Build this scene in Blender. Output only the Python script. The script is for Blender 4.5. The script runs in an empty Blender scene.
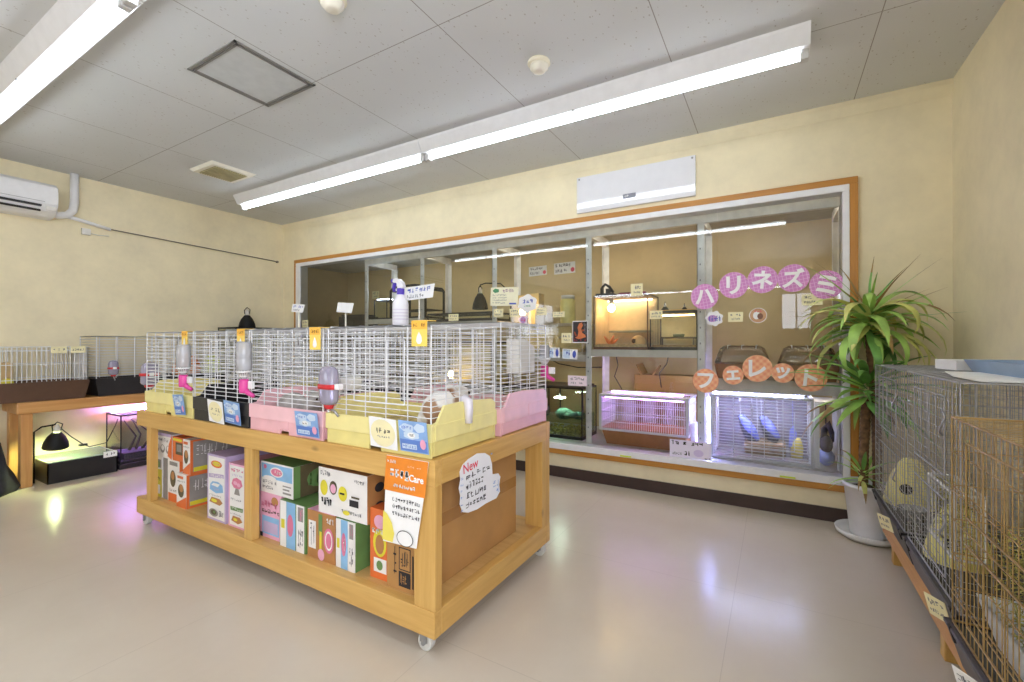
import bpy, math, random
from mathutils import Vector, Matrix, Euler
random.seed(7)
PI = math.pi
SC = bpy.context.scene
COL = SC.collection

# ------------------------------------------------------------------ materials
def lin(c):
    o = []
    for v in c:
        v = v / 255.0
        o.append(v / 12.92 if v <= 0.04045 else ((v + 0.055) / 1.055) ** 2.4)
    return (o[0], o[1], o[2], 1.0)

class NT:
    def __init__(self, name):
        self.m = bpy.data.materials.new(name)
        self.m.use_nodes = True
        self.t = self.m.node_tree
        self.b = self.t.nodes['Principled BSDF']
        self.out = self.t.nodes['Material Output']
    def n(self, kind, **kw):
        nd = self.t.nodes.new(kind)
        for k, v in kw.items():
            if k in nd.inputs:
                nd.inputs[k].default_value = v
            else:
                setattr(nd, k, v)
        return nd
    def l(self, a, b):
        self.t.links.new(a, b)
    def coords(self, scale=(1, 1, 1), kind='Object', rot=(0, 0, 0), loc=(0, 0, 0)):
        tc = self.n('ShaderNodeTexCoord')
        mp = self.n('ShaderNodeMapping')
        mp.inputs['Scale'].default_value = scale
        mp.inputs['Rotation'].default_value = rot
        mp.inputs['Location'].default_value = loc
        self.l(tc.outputs[kind], mp.inputs['Vector'])
        return mp.outputs['Vector']
    def noise(self, vec, scale=5, detail=3, rough=0.5):
        nd = self.n('ShaderNodeTexNoise')
        nd.inputs['Scale'].default_value = scale
        nd.inputs['Detail'].default_value = detail
        nd.inputs['Roughness'].default_value = rough
        self.l(vec, nd.inputs['Vector'])
        return nd.outputs['Fac']
    def ramp(self, fac, stops, interp='LINEAR'):
        nd = self.n('ShaderNodeValToRGB')
        nd.color_ramp.interpolation = interp
        els = nd.color_ramp.elements
        while len(els) < len(stops):
            els.new(0.5)
        for e, (p, c) in zip(els, stops):
            e.position = p
            e.color = c if len(c) == 4 else lin(c)
        self.l(fac, nd.inputs['Fac'])
        return nd.outputs['Color']
    def mix(self, fac, a, b, mode='MIX'):
        nd = self.n('ShaderNodeMix', data_type='RGBA', blend_type=mode)
        for sock, v in ((nd.inputs[0], fac), (nd.inputs[6], a), (nd.inputs[7], b)):
            if hasattr(v, 'is_linked'):
                self.l(v, sock)
            else:
                sock.default_value = v
        return nd.outputs[2]
    def math(self, op, a, b=0.0):
        nd = self.n('ShaderNodeMath', operation=op)
        for sock, v in ((nd.inputs[0], a), (nd.inputs[1], b)):
            if hasattr(v, 'is_linked'):
                self.l(v, sock)
            else:
                sock.default_value = v
        return nd.outputs[0]
    def bump(self, h, strength=0.2, dist=0.01):
        nd = self.n('ShaderNodeBump')
        nd.inputs['Strength'].default_value = strength
        nd.inputs['Distance'].default_value = dist
        self.l(h, nd.inputs['Height'])
        self.l(nd.outputs['Normal'], self.b.inputs['Normal'])

MATS = {}
def plain(name, rgb, rough=0.5, metal=0.0, var=0.06, vscale=14.0, trans=0.0, alpha=1.0, coat=0.0, spec=0.5):
    """principled colour with a slight procedural mottling"""
    if name in MATS:
        return MATS[name]
    m = NT(name)
    a = lin(rgb)
    if var > 0:
        f = m.noise(m.coords(), vscale, 3)
        d = lin([max(0, c * (1 - var)) for c in rgb])
        u = lin([min(255, c * (1 + var * 0.6)) for c in rgb])
        m.l(m.ramp(f, [(0.3, d), (0.7, u)]), m.b.inputs['Base Color'])
    else:
        m.b.inputs['Base Color'].default_value = a
    m.b.inputs['Roughness'].default_value = rough
    m.b.inputs['Metallic'].default_value = metal
    m.b.inputs['Transmission Weight'].default_value = trans
    m.b.inputs['Alpha'].default_value = alpha
    m.b.inputs['Coat Weight'].default_value = coat
    m.b.inputs['Specular IOR Level'].default_value = spec
    MATS[name] = m.m
    return m.m

def emit(name, rgb, strength):
    if name in MATS:
        return MATS[name]
    m = NT(name)
    m.b.inputs['Base Color'].default_value = lin(rgb)
    m.b.inputs['Emission Color'].default_value = lin(rgb)
    m.b.inputs['Emission Strength'].default_value = strength
    MATS[name] = m.m
    return m.m

def clear(name, tint=(235, 242, 240), refl=1.0, rough=0.02, body=0.0, bodyc=(220, 225, 225)):
    """thin clear sheet: transparent with a fresnel reflection and an optional milky body"""
    if name in MATS:
        return MATS[name]
    m = NT(name)
    tr = m.n('ShaderNodeBsdfTransparent')
    tr.inputs['Color'].default_value = lin(tint)
    gl = m.n('ShaderNodeBsdfGlossy')
    gl.inputs['Roughness'].default_value = rough
    gl.inputs['Color'].default_value = (1, 1, 1, 1)
    fr = m.n('ShaderNodeFresnel')
    fr.inputs['IOR'].default_value = 1.5
    mx = m.n('ShaderNodeMixShader')
    m.l(m.math('MULTIPLY', fr.outputs[0], refl), mx.inputs[0])
    first = tr.outputs[0]
    if body > 0:
        df = m.n('ShaderNodeBsdfDiffuse')
        df.inputs['Color'].default_value = lin(bodyc)
        mb = m.n('ShaderNodeMixShader')
        mb.inputs[0].default_value = body
        m.l(tr.outputs[0], mb.inputs[1]); m.l(df.outputs[0], mb.inputs[2])
        first = mb.outputs[0]
    m.l(first, mx.inputs[1]); m.l(gl.outputs[0], mx.inputs[2])
    m.l(mx.outputs[0], m.out.inputs['Surface'])
    MATS[name] = m.m
    return m.m

def wood(name, axis, light, dark, rough=0.42, knots=True):
    if name in MATS:
        return MATS[name]
    m = NT(name)
    s = [16, 16, 16]; s[axis] = 0.9
    v = m.coords(tuple(s))
    g = m.noise(v, 2.2, 5, 0.62)
    c = m.ramp(g, [(0.28, dark), (0.5, [(a + b) / 2 for a, b in zip(light, dark)]), (0.72, light)])
    big = m.noise(m.coords((1.1, 1.1, 1.1)), 2.0, 2)
    c = m.mix(m.math('MULTIPLY', big, 0.35), c, lin([min(255, x * 1.06) for x in light]))
    if knots:
        s2 = [9, 9, 9]; s2[axis] = 4.2
        vo = m.n('ShaderNodeTexVoronoi'); vo.inputs['Scale'].default_value = 0.9
        m.l(m.coords(tuple(s2)), vo.inputs['Vector'])
        k = m.ramp(vo.outputs['Distance'], [(0.03, (1, 1, 1, 1)), (0.12, (0, 0, 0, 1))])
        c = m.mix(m.math('MULTIPLY', k, 0.6), c, lin([x * 0.55 for x in dark]))
    m.l(c, m.b.inputs['Base Color'])
    m.b.inputs['Roughness'].default_value = rough
    m.bump(g, 0.08, 0.004)
    MATS[name] = m.m
    return m.m

# ------------------------------------------------------------------ mesh builder
class MB:
    def __init__(self):
        self.v = []; self.f = []; self.mi = []; self.sm = []
    def add(self, vs, fs, m=0, smooth=False):
        o = len(self.v)
        self.v += [tuple(p) for p in vs]
        for f in fs:
            self.f.append(tuple(i + o for i in f)); self.mi.append(m); self.sm.append(smooth)
        return self
    def box(self, x0, x1, y0, y1, z0, z1, m=0):
        x0, x1 = sorted((x0, x1)); y0, y1 = sorted((y0, y1)); z0, z1 = sorted((z0, z1))
        vs = [(x0, y0, z0), (x1, y0, z0), (x1, y1, z0), (x0, y1, z0), (x0, y0, z1), (x1, y0, z1), (x1, y1, z1), (x0, y1, z1)]
        return self.add(vs, [(3, 2, 1, 0), (4, 5, 6, 7), (0, 1, 5, 4), (1, 2, 6, 5), (2, 3, 7, 6), (3, 0, 4, 7)], m)
    def obox(self, c, h, rot=(0, 0, 0), m=0):
        R = Euler(rot).to_matrix(); c = Vector(c)
        vs = []
        for z in (-1, 1):
            for x, y in ((-1, -1), (1, -1), (1, 1), (-1, 1)):
                vs.append(c + R @ Vector((x * h[0], y * h[1], z * h[2])))
        return self.add(vs, [(3, 2, 1, 0), (4, 5, 6, 7), (0, 1, 5, 4), (1, 2, 6, 5), (2, 3, 7, 6), (3, 0, 4, 7)], m)
    def frustum(self, r0, r1, z0, z1, m=0, open_top=False):
        """r0/r1 = (x0,x1,y0,y1) rectangles at z0 / z1"""
        vs = [(r0[0], r0[2], z0), (r0[1], r0[2], z0), (r0[1], r0[3], z0), (r0[0], r0[3], z0),
              (r1[0], r1[2], z1), (r1[1], r1[2], z1), (r1[1], r1[3], z1), (r1[0], r1[3], z1)]
        fs = [(3, 2, 1, 0), (0, 1, 5, 4), (1, 2, 6, 5), (2, 3, 7, 6), (3, 0, 4, 7)]
        if not open_top:
            fs.append((4, 5, 6, 7))
        return self.add(vs, fs, m)
    def cyl(self, p0, p1, r0, r1=None, n=10, m=0, cap=True, smooth=True):
        p0 = Vector(p0); p1 = Vector(p1); r1 = r0 if r1 is None else r1
        d = (p1 - p0).normalized()
        a = d.orthogonal().normalized(); b = d.cross(a)
        vs = []
        for p, r in ((p0, r0), (p1, r1)):
            for i in range(n):
                t = 2 * PI * i / n
                vs.append(p + a * (r * math.cos(t)) + b * (r * math.sin(t)))
        fs = [(i, (i + 1) % n, n + (i + 1) % n, n + i) for i in range(n)]
        self.add(vs, fs, m, smooth)
        if cap:
            o = len(self.v) - 2 * n
            self.f.append(tuple(o + i for i in reversed(range(n)))); self.mi.append(m); self.sm.append(False)
            self.f.append(tuple(o + n + i for i in range(n))); self.mi.append(m); self.sm.append(False)
        return self
    def wire(self, p0, p1, r, m=0):
        return self.cyl(p0, p1, r, n=4, m=m, cap=False)
    def tube(self, pts, r, n=6, m=0, closed=False):
        pts = [Vector(p) for p in pts]; N = len(pts)
        rr = r if isinstance(r, (list, tuple)) else [r] * N
        vs = []; ref = None
        for i, p in enumerate(pts):
            q0 = pts[i - 1] if (i > 0 or closed) else p
            q1 = pts[(i + 1) % N] if (i < N - 1 or closed) else p
            d = (q1 - q0)
            d = d.normalized() if d.length > 1e-9 else Vector((0, 0, 1))
            if ref is None:
                ref = d.orthogonal().normalized()
            a = ref - d * ref.dot(d)
            a = a.normalized() if a.length > 1e-6 else d.orthogonal().normalized()
            ref = a
            b = d.cross(a)
            for k in range(n):
                t = 2 * PI * k / n
                vs.append(p + a * (rr[i] * math.cos(t)) + b * (rr[i] * math.sin(t)))
        fs = []
        for i in range(N if closed else N - 1):
            j = (i + 1) % N
            for k in range(n):
                fs.append((i * n + k, i * n + (k + 1) % n, j * n + (k + 1) % n, j * n + k))
        if not closed:
            fs.append(tuple(reversed(range(n)))); fs.append(tuple((N - 1) * n + k for k in range(n)))
        return self.add(vs, fs, m, True)
    def lathe(self, c, prof, n=24, m=0, axis=None, smooth=True):
        """profile of (r, h) about an axis through c (default z)"""
        M = Matrix.Identity(3)
        if axis is not None:
            M = Vector((0, 0, 1)).rotation_difference(Vector(axis)).to_matrix()
        c = Vector(c); vs = []
        for r, h in prof:
            for k in range(n):
                t = 2 * PI * k / n
                vs.append(c + M @ Vector((r * math.cos(t), r * math.sin(t), h)))
        fs = []
        for i in range(len(prof) - 1):
            for k in range(n):
                fs.append((i * n + k, i * n + (k + 1) % n, (i + 1) * n + (k + 1) % n, (i + 1) * n + k))
        return self.add(vs, fs, m, smooth)
    def ball(self, c, r, n=12, m=0, rot=None, sq=None):
        """ellipsoid with radii r"""
        c = Vector(c); r = (r, r, r) if isinstance(r, (int, float)) else r
        R = Euler(rot).to_matrix() if rot else Matrix.Identity(3)
        vs = []; k2 = max(6, n // 2)
        for i in range(k2 + 1):
            ph = PI * i / k2
            for k in range(n):
                t = 2 * PI * k / n
                vs.append(c + R @ Vector((r[0] * math.sin(ph) * math.cos(t), r[1] * math.sin(ph) * math.sin(t), -r[2] * math.cos(ph))))
        fs = []
        for i in range(k2):
            for k in range(n):
                fs.append((i * n + k, i * n + (k + 1) % n, (i + 1) * n + (k + 1) % n, (i + 1) * n + k))
        return self.add(vs, fs, m, True)
    def prism(self, poly, o, u, v, depth, m=0, m2=None):
        """2-d outline poly in plane o + a*u + b*v, pushed by vector depth"""
        o = Vector(o); u = Vector(u); v = Vector(v); depth = Vector(depth); n = len(poly)
        vs = [o + u * a + v * b for a, b in poly] + [o + u * a + v * b + depth for a, b in poly]
        fs = [tuple(reversed(range(n)))]
        self.add(vs, fs, m)
        oo = len(self.v) - 2 * n
        self.f.append(tuple(oo + n + i for i in range(n))); self.mi.append(m if m2 is None else m2); self.sm.append(False)
        for i in range(n):
            self.f.append((oo + i, oo + (i + 1) % n, oo + n + (i + 1) % n, oo + n + i)); self.mi.append(m); self.sm.append(False)
        return self
    def build(self, name, mats, parent=None, bevel=0.0, seg=2, recalc=True, base=None, subd=0):
        mats = mats if isinstance(mats, (list, tuple)) else [mats]
        if base is None:
            if parent is not None:
                base = WORLD[parent.name]
            else:
                xs = [p[0] for p in self.v]; ys = [p[1] for p in self.v]; zs = [p[2] for p in self.v]
                base = Vector(((min(xs) + max(xs)) / 2, (min(ys) + max(ys)) / 2, min(zs)))
        base = Vector(base)
        me = bpy.data.meshes.new(name)
        me.from_pydata([Vector(p) - base for p in self.v], [], self.f)
        for mt in mats:
            me.materials.append(mt)
        me.polygons.foreach_set('material_index', self.mi)
        me.polygons.foreach_set('use_smooth', self.sm)
        me.update()
        if recalc:
            import bmesh
            bm = bmesh.new(); bm.from_mesh(me)
            bmesh.ops.recalc_face_normals(bm, faces=bm.faces)
            bm.to_mesh(me); bm.free()
        ob = bpy.data.objects.new(name, me)
        COL.objects.link(ob)
        if parent is not None:
            ob.parent = parent
            ob.location = base - WORLD[parent.name]
        else:
            ob.location = base
        WORLD[ob.name] = base
        if bevel > 0:
            bv = ob.modifiers.new('bevel', 'BEVEL'); bv.width = bevel; bv.segments = seg; bv.limit_method = 'ANGLE'
        if subd:
            sd = ob.modifiers.new('subd', 'SUBSURF'); sd.levels = subd; sd.render_levels = subd
        return ob

WORLD = {}
def thing(name, base, label, cat, group=None):
    o = bpy.data.objects.new(name, None)
    o.empty_display_size = 0.1
    COL.objects.link(o)
    o.location = base
    WORLD[o.name] = Vector(base)
    return tag(o, label, cat, group)
def tag(o, label, cat, group=None):
    o['label'] = label; o['category'] = cat
    if group:
        o['group'] = group
    return o
def struct(o):
    o['kind'] = 'structure'
    return o

# ------------------------------------------------------------------ lettering
_TXT = {}
def text_geo(s, bold=0.0):
    """flat outline of the word, height normalised so that size = 1; centred on origin"""
    key = (s, bold)
    if key in _TXT:
        return _TXT[key]
    cu = bpy.data.curves.new('lettering', 'FONT')
    cu.body = s; cu.size = 1.0; cu.bevel_depth = bold; cu.bevel_resolution = 0; cu.resolution_u = 3
    ob = bpy.data.objects.new('lettering', cu); COL.objects.link(ob)
    dg = bpy.context.evaluated_depsgraph_get(); dg.update()
    me = bpy.data.meshes.new_from_object(ob.evaluated_get(dg))
    vs = [(v.co.x, v.co.y, v.co.z / max(bold, 1e-6) if bold else 0.0) for v in me.vertices]; fs = [tuple(p.vertices) for p in me.polygons]
    bpy.data.objects.remove(ob); bpy.data.curves.remove(cu); bpy.data.meshes.remove(me)
    if vs:
        x0 = min(v[0] for v in vs); x1 = max(v[0] for v in vs); y0 = min(v[1] for v in vs); y1 = max(v[1] for v in vs)
        vs = [(a - (x0 + x1) / 2, b - (y0 + y1) / 2, c) for a, b, c in vs]
        _TXT[key] = (vs, fs, x1 - x0, y1 - y0)
    else:
        _TXT[key] = ([], [], 1, 1)
    return _TXT[key]

class Face:
    """printed graphics on a flat face: origin o, unit axes u (right) and v (up), size w x h, n = outward normal"""
    def __init__(self, mb, o, u, v, w, h):
        self.mb = mb; self.o = Vector(o); self.u = Vector(u).normalized(); self.v = Vector(v).normalized()
        self.w = w; self.h = h; self.n = self.u.cross(self.v); self.k = 0
    def P(self, a, b):
        return self.o + self.u * (a * self.w) + self.v * (b * self.h) + self.n * (0.0005 + 0.00025 * self.k)
    def poly(self, pts, m):
        self.k += 1
        self.mb.add([self.P(a, b) for a, b in pts], [tuple(range(len(pts)))], m); return self
    def rect(self, a0, b0, a1, b1, m):
        return self.poly([(a0, b0), (a1, b0), (a1, b1), (a0, b1)], m)
    def disc(self, a, b, ra, rb, m, n=18, ph=0.0):
        return self.poly([(a + ra * math.cos(2 * PI * i / n + ph), b + rb * math.sin(2 * PI * i / n + ph)) for i in range(n)], m)
    def flower(self, a, b, ra, rb, m, petals=6, depth=0.14, n=48):
        pts = []
        for i in range(n):
            t = 2 * PI * i / n
            q = 1 - depth * (0.5 + 0.5 * math.cos(petals * t))
            pts.append((a + ra * q * math.cos(t), b + rb * q * math.sin(t)))
        return self.poly(pts, m)
    def text(self, s, a, b, hgt, m, bold=0.0, rot=0.0, wide=None):
        """hgt in metres of the glyph box"""
        self.k += 1
        vs, fs, tw, th = text_geo(s, bold)
        sc = hgt / max(th, 1e-6); sx = sc if wide is None else wide / tw
        c, sn = math.cos(rot), math.sin(rot)
        out = []
        for x, y, z in vs:
            x *= sx; y *= sc
            out.append(self.o + self.u * (a * self.w + x * c - y * sn) + self.v * (b * self.h + x * sn + y * c) + self.n * (0.0008 + 0.00025 * self.k + 0.0004 * z))
        self.mb.add(out, fs, m); return self
    def scrawl(self, a0, b0, a1, b1, m, chars=6, rng=None, thick=0.13):
        """unreadable small print: clusters of little strokes"""
        self.k += 1
        rng = rng or random
        cw = (a1 - a0) / chars
        asp = (cw * self.w) / max(1e-6, (b1 - b0) * self.h)
        for i in range(chars):
            x0 = a0 + cw * i
            if rng.random() < 0.08:
                continue
            for _ in range(rng.randint(3, 5)):
                horiz = rng.random() < 0.55
                t = thick * rng.uniform(0.8, 1.2)
                if horiz:
                    l = rng.uniform(0.35, 0.8); xa = x0 + cw * rng.uniform(0.05, 0.9 - l); yb = rng.uniform(0.05, 0.9)
                    q = [(xa, yb), (xa + cw * l, yb), (xa + cw * l, min(1, yb + t)), (xa, min(1, yb + t))]
                else:
                    l = rng.uniform(0.35, 0.85); xa = x0 + cw * rng.uniform(0.08, 0.8); yb = rng.uniform(0.0, 1 - l)
                    tx = cw * t / max(0.5, asp)
                    q = [(xa, yb), (xa + tx, yb), (xa + tx, yb + l), (xa, yb + l)]
                self.mb.add([self.P(p, b0 + (b1 - b0) * y) for p, y in q], [(0, 1, 2, 3)], m)
        return self
# ------------------------------------------------------------------ shared materials
WHITE = plain('white_plastic', (238, 238, 240), 0.4, var=0.02)
OFFW = plain('offwhite_plastic', (226, 224, 218), 0.45, var=0.04)
PAPER = plain('white_paper', (246, 246, 246), 0.75, var=0.02)
CREAM = plain('cream_paper', (245, 236, 190), 0.75, var=0.03)
INK = plain('black_ink', (42, 40, 44), 0.7, var=0)
GREYINK = plain('grey_ink', (120, 120, 128), 0.7, var=0)
REDINK = plain('red_ink', (222, 78, 100), 0.7, var=0)
BLUEINK = plain('blue_ink', (78, 96, 190), 0.7, var=0)
BLACKP = plain('black_plastic', (34, 33, 36), 0.38, var=0.1)
BLACKM = plain('black_metal', (20, 20, 22), 0.55, var=0.1, spec=.3)
STEEL = plain('chrome_wire', (172, 172, 174), 0.32, metal=0.5, var=0.05)
WWIRE = plain('white_coated_wire', (236, 237, 240), 0.35, var=0.02)
BRASSW = plain('brass_wire', (176, 146, 92), 0.34, metal=0.5, var=0.1)
ALU = plain('white_aluminium', (236, 236, 238), 0.32, var=0.02)
RACKM = plain('white_angle_steel', (244, 243, 240), 0.42, var=0.05)
GREYM = plain('grey_metal', (150, 150, 150), 0.4, metal=0.3, var=0.05)
PINEX = wood('pine_lengthwise', 0, (220, 180, 108), (190, 142, 70))
PINEY = wood('pine_crosswise', 1, (220, 180, 108), (190, 142, 70))
PINEZ = wood('pine_upright', 2, (218, 178, 106), (188, 140, 68))
DECK = wood('pine_deck', 0, (214, 176, 116), (190, 146, 86), knots=False)
TABW = wood('pale_table_wood', 1, (214, 164, 104), (180, 122, 66), knots=False)
TABWZ = wood('pale_table_leg_wood', 2, (214, 164, 104), (180, 122, 66), knots=False)
TRIMW = wood('orange_trim_wood_x', 0, (200, 142, 62), (172, 112, 40), knots=False)
TRIMWZ = wood('orange_trim_wood_z', 2, (200, 142, 62), (172, 112, 40), knots=False)
KRAFT = plain('kraft_cardboard', (184, 138, 82), 0.8, var=0.06, vscale=6)
GLASS = clear('thin_glass', (246, 249, 246), 1.4, 0.0)
TANKG = clear('tank_glass', (246, 250, 246), 1.0)
CLEARP = clear('clear_plastic', (238, 240, 244), 1.0, 0.12, body=0.42, bodyc=(228, 228, 232))
LILACP = clear('lilac_clear_plastic', (206, 202, 226), 1.2, 0.1, body=0.45, bodyc=(206, 202, 226))

def wallpaper(name, rgb):
    m = NT(name)
    v = m.coords((1, 1, 1))
    a = m.noise(v, 3.0, 5, 0.6); b = m.noise(v, 24, 3, 0.6)
    c = m.ramp(a, [(0.3, [x * 0.955 for x in rgb]), (0.7, [min(255, x * 1.03) for x in rgb])])
    c = m.mix(m.math('MULTIPLY', b, 0.22), c, lin([min(255, x * 1.05 + 4) for x in rgb]))
    m.l(c, m.b.inputs['Base Color']); m.b.inputs['Roughness'].default_value = 0.75
    m.bump(b, 0.12, 0.003)
    return m.m
WALLP = wallpaper('cream_wallpaper', (238, 226, 192))
WALLB = wallpaper('tan_wallpaper', (214, 192, 144))  # the cream wallpaper with the unlit showcase's dimness put into its colour

def ceiling_mat():
    m = NT('fissured_ceiling_panels')
    tc = m.n('ShaderNodeTexCoord'); sp = m.n('ShaderNodeSeparateXYZ'); m.l(tc.outputs['Object'], sp.inputs[0])
    def seam(sock, x0, step, wd):
        t = m.math('DIVIDE', m.math('SUBTRACT', sock, x0), step)
        t = m.math('SUBTRACT', t, m.math('ROUND', t))
        return m.math('LESS_THAN', m.math('MULTIPLY', m.math('ABSOLUTE', t), step), wd)
    s = m.math('MAXIMUM', seam(sp.outputs[0], 0.409, 0.876, 0.0022), seam(sp.outputs[1], 1.614, 0.925, 0.0022))
    vo = m.n('ShaderNodeTexVoronoi'); vo.inputs['Scale'].default_value = 52
    mp = m.coords((1.0, 0.62, 1.0), rot=(0, 0, 0.5)); m.l(mp, vo.inputs['Vector'])
    wn = m.n('ShaderNodeTexWhiteNoise'); m.l(vo.outputs['Position'], wn.inputs['Vector'])
    rad = m.math('MULTIPLY', m.math('GREATER_THAN', wn.outputs['Value'], 0.55), m.math('MULTIPLY', wn.outputs['Value'], 0.2))
    fl = m.math('LESS_THAN', vo.outputs['Distance'], rad)
    base = m.ramp(m.noise(m.coords(), 1.2, 3), [(0.3, (210, 212, 213)), (0.7, (218, 220, 221))])
    c = m.mix(m.math('MULTIPLY', fl, 0.5), base, lin((150, 140, 128)))
    c = m.mix(m.math('MULTIPLY', s, 0.75), c, lin((120, 112, 104)))
    m.l(c, m.b.inputs['Base Color']); m.b.inputs['Roughness'].default_value = 0.8
    return m.m
CEILM = ceiling_mat()

def floor_mat():
    m = NT('beige_vinyl_floor')
    v = m.coords()
    c = m.ramp(m.noise(v, 1.6, 5, 0.6), [(0.3, (204, 192, 175)), (0.7, (213, 203, 187))])
    st = m.noise(m.coords((40, 2.0, 1)), 1.5, 3)
    c = m.mix(m.math('MULTIPLY', st, 0.25), c, lin((213, 204, 191)))
    sp = m.n('ShaderNodeSeparateXYZ'); tc = m.n('ShaderNodeTexCoord'); m.l(tc.outputs['Object'], sp.inputs[0])
    t = m.math('DIVIDE', m.math('SUBTRACT', sp.outputs[0], -0.16), 0.91); t = m.math('SUBTRACT', t, m.math('ROUND', t))
    sx = m.math('LESS_THAN', m.math('ABSOLUTE', t), 0.0016)
    t = m.math('DIVIDE', m.math('SUBTRACT', sp.outputs[1], 0.4), 0.91); t = m.math('SUBTRACT', t, m.math('ROUND', t))
    sy = m.math('LESS_THAN', m.math('ABSOLUTE', t), 0.0016)
    c = m.mix(m.math('MULTIPLY', m.math('MAXIMUM', sx, sy), 0.22), c, lin((140, 128, 114)))
    m.l(c, m.b.inputs['Base Color'])
    r = m.n('ShaderNodeMapRange'); m.l(m.noise(v, 5, 4), r.inputs[0]); r.inputs[3].default_value = 0.16; r.inputs[4].default_value = 0.30
    m.l(r.outputs[0], m.b.inputs['Roughness'])
    m.b.inputs['Specular IOR Level'].default_value = 0.6
    m.bump(m.noise(v, 7, 2), 0.05, 0.004)
    return m.m
FLOORM = floor_mat()
BASEB = plain('dark_brown_skirting', (68, 52, 48), 0.45, var=0.06)

# ------------------------------------------------------------------ room
XL, XR, YB, YF, ZC = -5.3, 0.85, 3.397, -6.4, 2.566
YW = 4.25           # far wall of the showcase behind the glass
W0, W1, WZ0, WZ1 = -5.0, 0.385, 0.235, 2.06      # opening in the back wall
O0 = (0, 0, 0)
struct(MB().box(XL - .1, XR + .1, YF - .1, YB + .1, -0.1, 0).build('floor', FLOORM, base=O0))
struct(MB().box(XL - .1, XR + .1, YF - .1, YB + .1, ZC, ZC + .1).build('ceiling', CEILM, base=O0))
# side windows out of view, made up with glowing panes for fill light
FROST = emit('frosted_daylight_pane', (236, 242, 255), 3.6)
FROSTR = emit('frosted_daylight_pane_bright', (238, 243, 255), 8.0)
nw = 2
for nm, xa, xb, sgn in (('wall_left', XL - .1, XL, 1), ('wall_right', XR, XR + .1, -1)):
    FILLWIN = [(-4.6, -3.5), (-3.35, -2.25)] if sgn > 0 else [(-2.3, -1.25), (-1.1, -.02)]
    b = MB(); ys = [YF] + [v for p in FILLWIN for v in p] + [YB]
    for k in range(0, len(ys), 2):
        b.box(xa, xb, ys[k], ys[k + 1], 0, ZC)
    for p in FILLWIN:
        b.box(xa, xb, p[0], p[1], 0, .85).box(xa, xb, p[0], p[1], 2.15, ZC)
    struct(b.build(nm, WALLP, base=O0))
    xi = XL if sgn > 0 else XR
    for p in FILLWIN:
        nw += 1
        b = MB(); a0, a1 = p; am = (a0 + a1) / 2; q0, q1 = xi - .06 * sgn, xi - .01 * sgn
        for yy in (a0, am - .02, a1 - .04):
            b.box(q0, q1, yy, yy + .04, .85, 2.15)
        b.box(q0, q1, a0, a1, .85, .89).box(q0, q1, a0, a1, 2.11, 2.15)
        wl = struct(b.build('window_%d' % nw, ALU))
        xq = xi - .04 * sgn
        MB().add([(xq, a0 + .03, .88), (xq, a1 - .03, .88), (xq, a1 - .03, 2.12), (xq, a0 + .03, 2.12)], [(0, 1, 2, 3)]).build('frosted_pane', FROST if sgn > 0 else FROSTR, wl)
b = MB()
b.box(XL - .1, W0, YB, YB + .1, 0, ZC).box(W1, XR + .1, YB, YB + .1, 0, ZC)
b.box(W0, W1, YB, YB + .1, 0, WZ0).box(W0, W1, YB, YB + .1, WZ1, ZC)
struct(b.build('wall_back', WALLP, base=O0))
b = MB()   # wall behind the camera, with a daylight window
fx0, fx1, fz0, fz1 = 0.1, 0.78, 1.42, 2.36
b.box(XL - .1, fx0, YF - .1, YF, 0, ZC).box(fx1, XR + .1, YF - .1, YF, 0, ZC)
b.box(fx0, fx1, YF - .1, YF, 0, fz0).box(fx0, fx1, YF - .1, YF, fz1, ZC)
struct(b.build('wall_front', WALLP, base=O0))
b = MB()
for x in (fx0, (fx0 + fx1) / 2 - .02, fx1 - .04):
    b.box(x, x + .04, YF - .07, YF - .02, fz0, fz1)
b.box(fx0, fx1, YF - .07, YF - .02, fz0, fz0 + .04).box(fx0, fx1, YF - .07, YF - .02, fz1 - .04, fz1)
w2 = struct(b.build('window_2', ALU))
MB().add([(fx0 + .03, YF - .05, fz0 + .03), (fx1 - .03, YF - .05, fz0 + .03), (fx1 - .03, YF - .05, fz1 - .03), (fx0 + .03, YF - .05, fz1 - .03)], [(0, 1, 2, 3)]).build('frosted_pane', FROST, w2)
# shallow glazed showcase room behind the back wall
SZ, SX0, SX1 = 0.28, -5.15, 0.5
struct(MB().box(SX0, SX1, YB + .1, YW, 0.0, SZ).build('floor_showcase', plain('showcase_board', (228, 224, 216), 0.4, var=0.03), base=O0))
struct(MB().box(SX0, SX1, YW, YW + .1, 0, 2.3).build('wall_far', WALLB, base=O0))
struct(MB().box(SX0 - .1, SX0, YB + .1, YW, 0, 2.3).build('wall_showcase_left', WALLB, base=O0))
struct(MB().box(SX1, SX1 + .1, YB + .1, YW, 0, 2.3).build('wall_showcase_right', WALLB, base=O0))
struct(MB().box(SX0 - .1, SX1 + .1, YB + .1, YW + .1, 2.065, 2.3).build('ceiling_showcase', plain('grey_ceiling_board', (206, 204, 196), .8, var=.04), base=O0))
# skirtings
struct(MB().box(XL, XR, YB - .012, YB, 0, 0.085).build('baseboard_back', BASEB, base=O0))
struct(MB().box(XL, XL + .012, YF, YB - .012, 0, 0.085).build('baseboard_left', BASEB, base=O0))
struct(MB().box(XR - .012, XR, YF, YB - .012, 0, 0.085).build('baseboard_right', BASEB, base=O0))
# wallpapered cornice strip where back wall meets ceiling
struct(MB().prism([(0, 0), (0.022, 0), (0.022, -0.03), (0.012, -0.06), (0.004, -0.085), (0, -0.085)], (XL, YB, ZC), (0, -1, 0), (0, 0, 1), (XR - XL, 0, 0)).build('trim_1', WALLP, base=O0))
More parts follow.
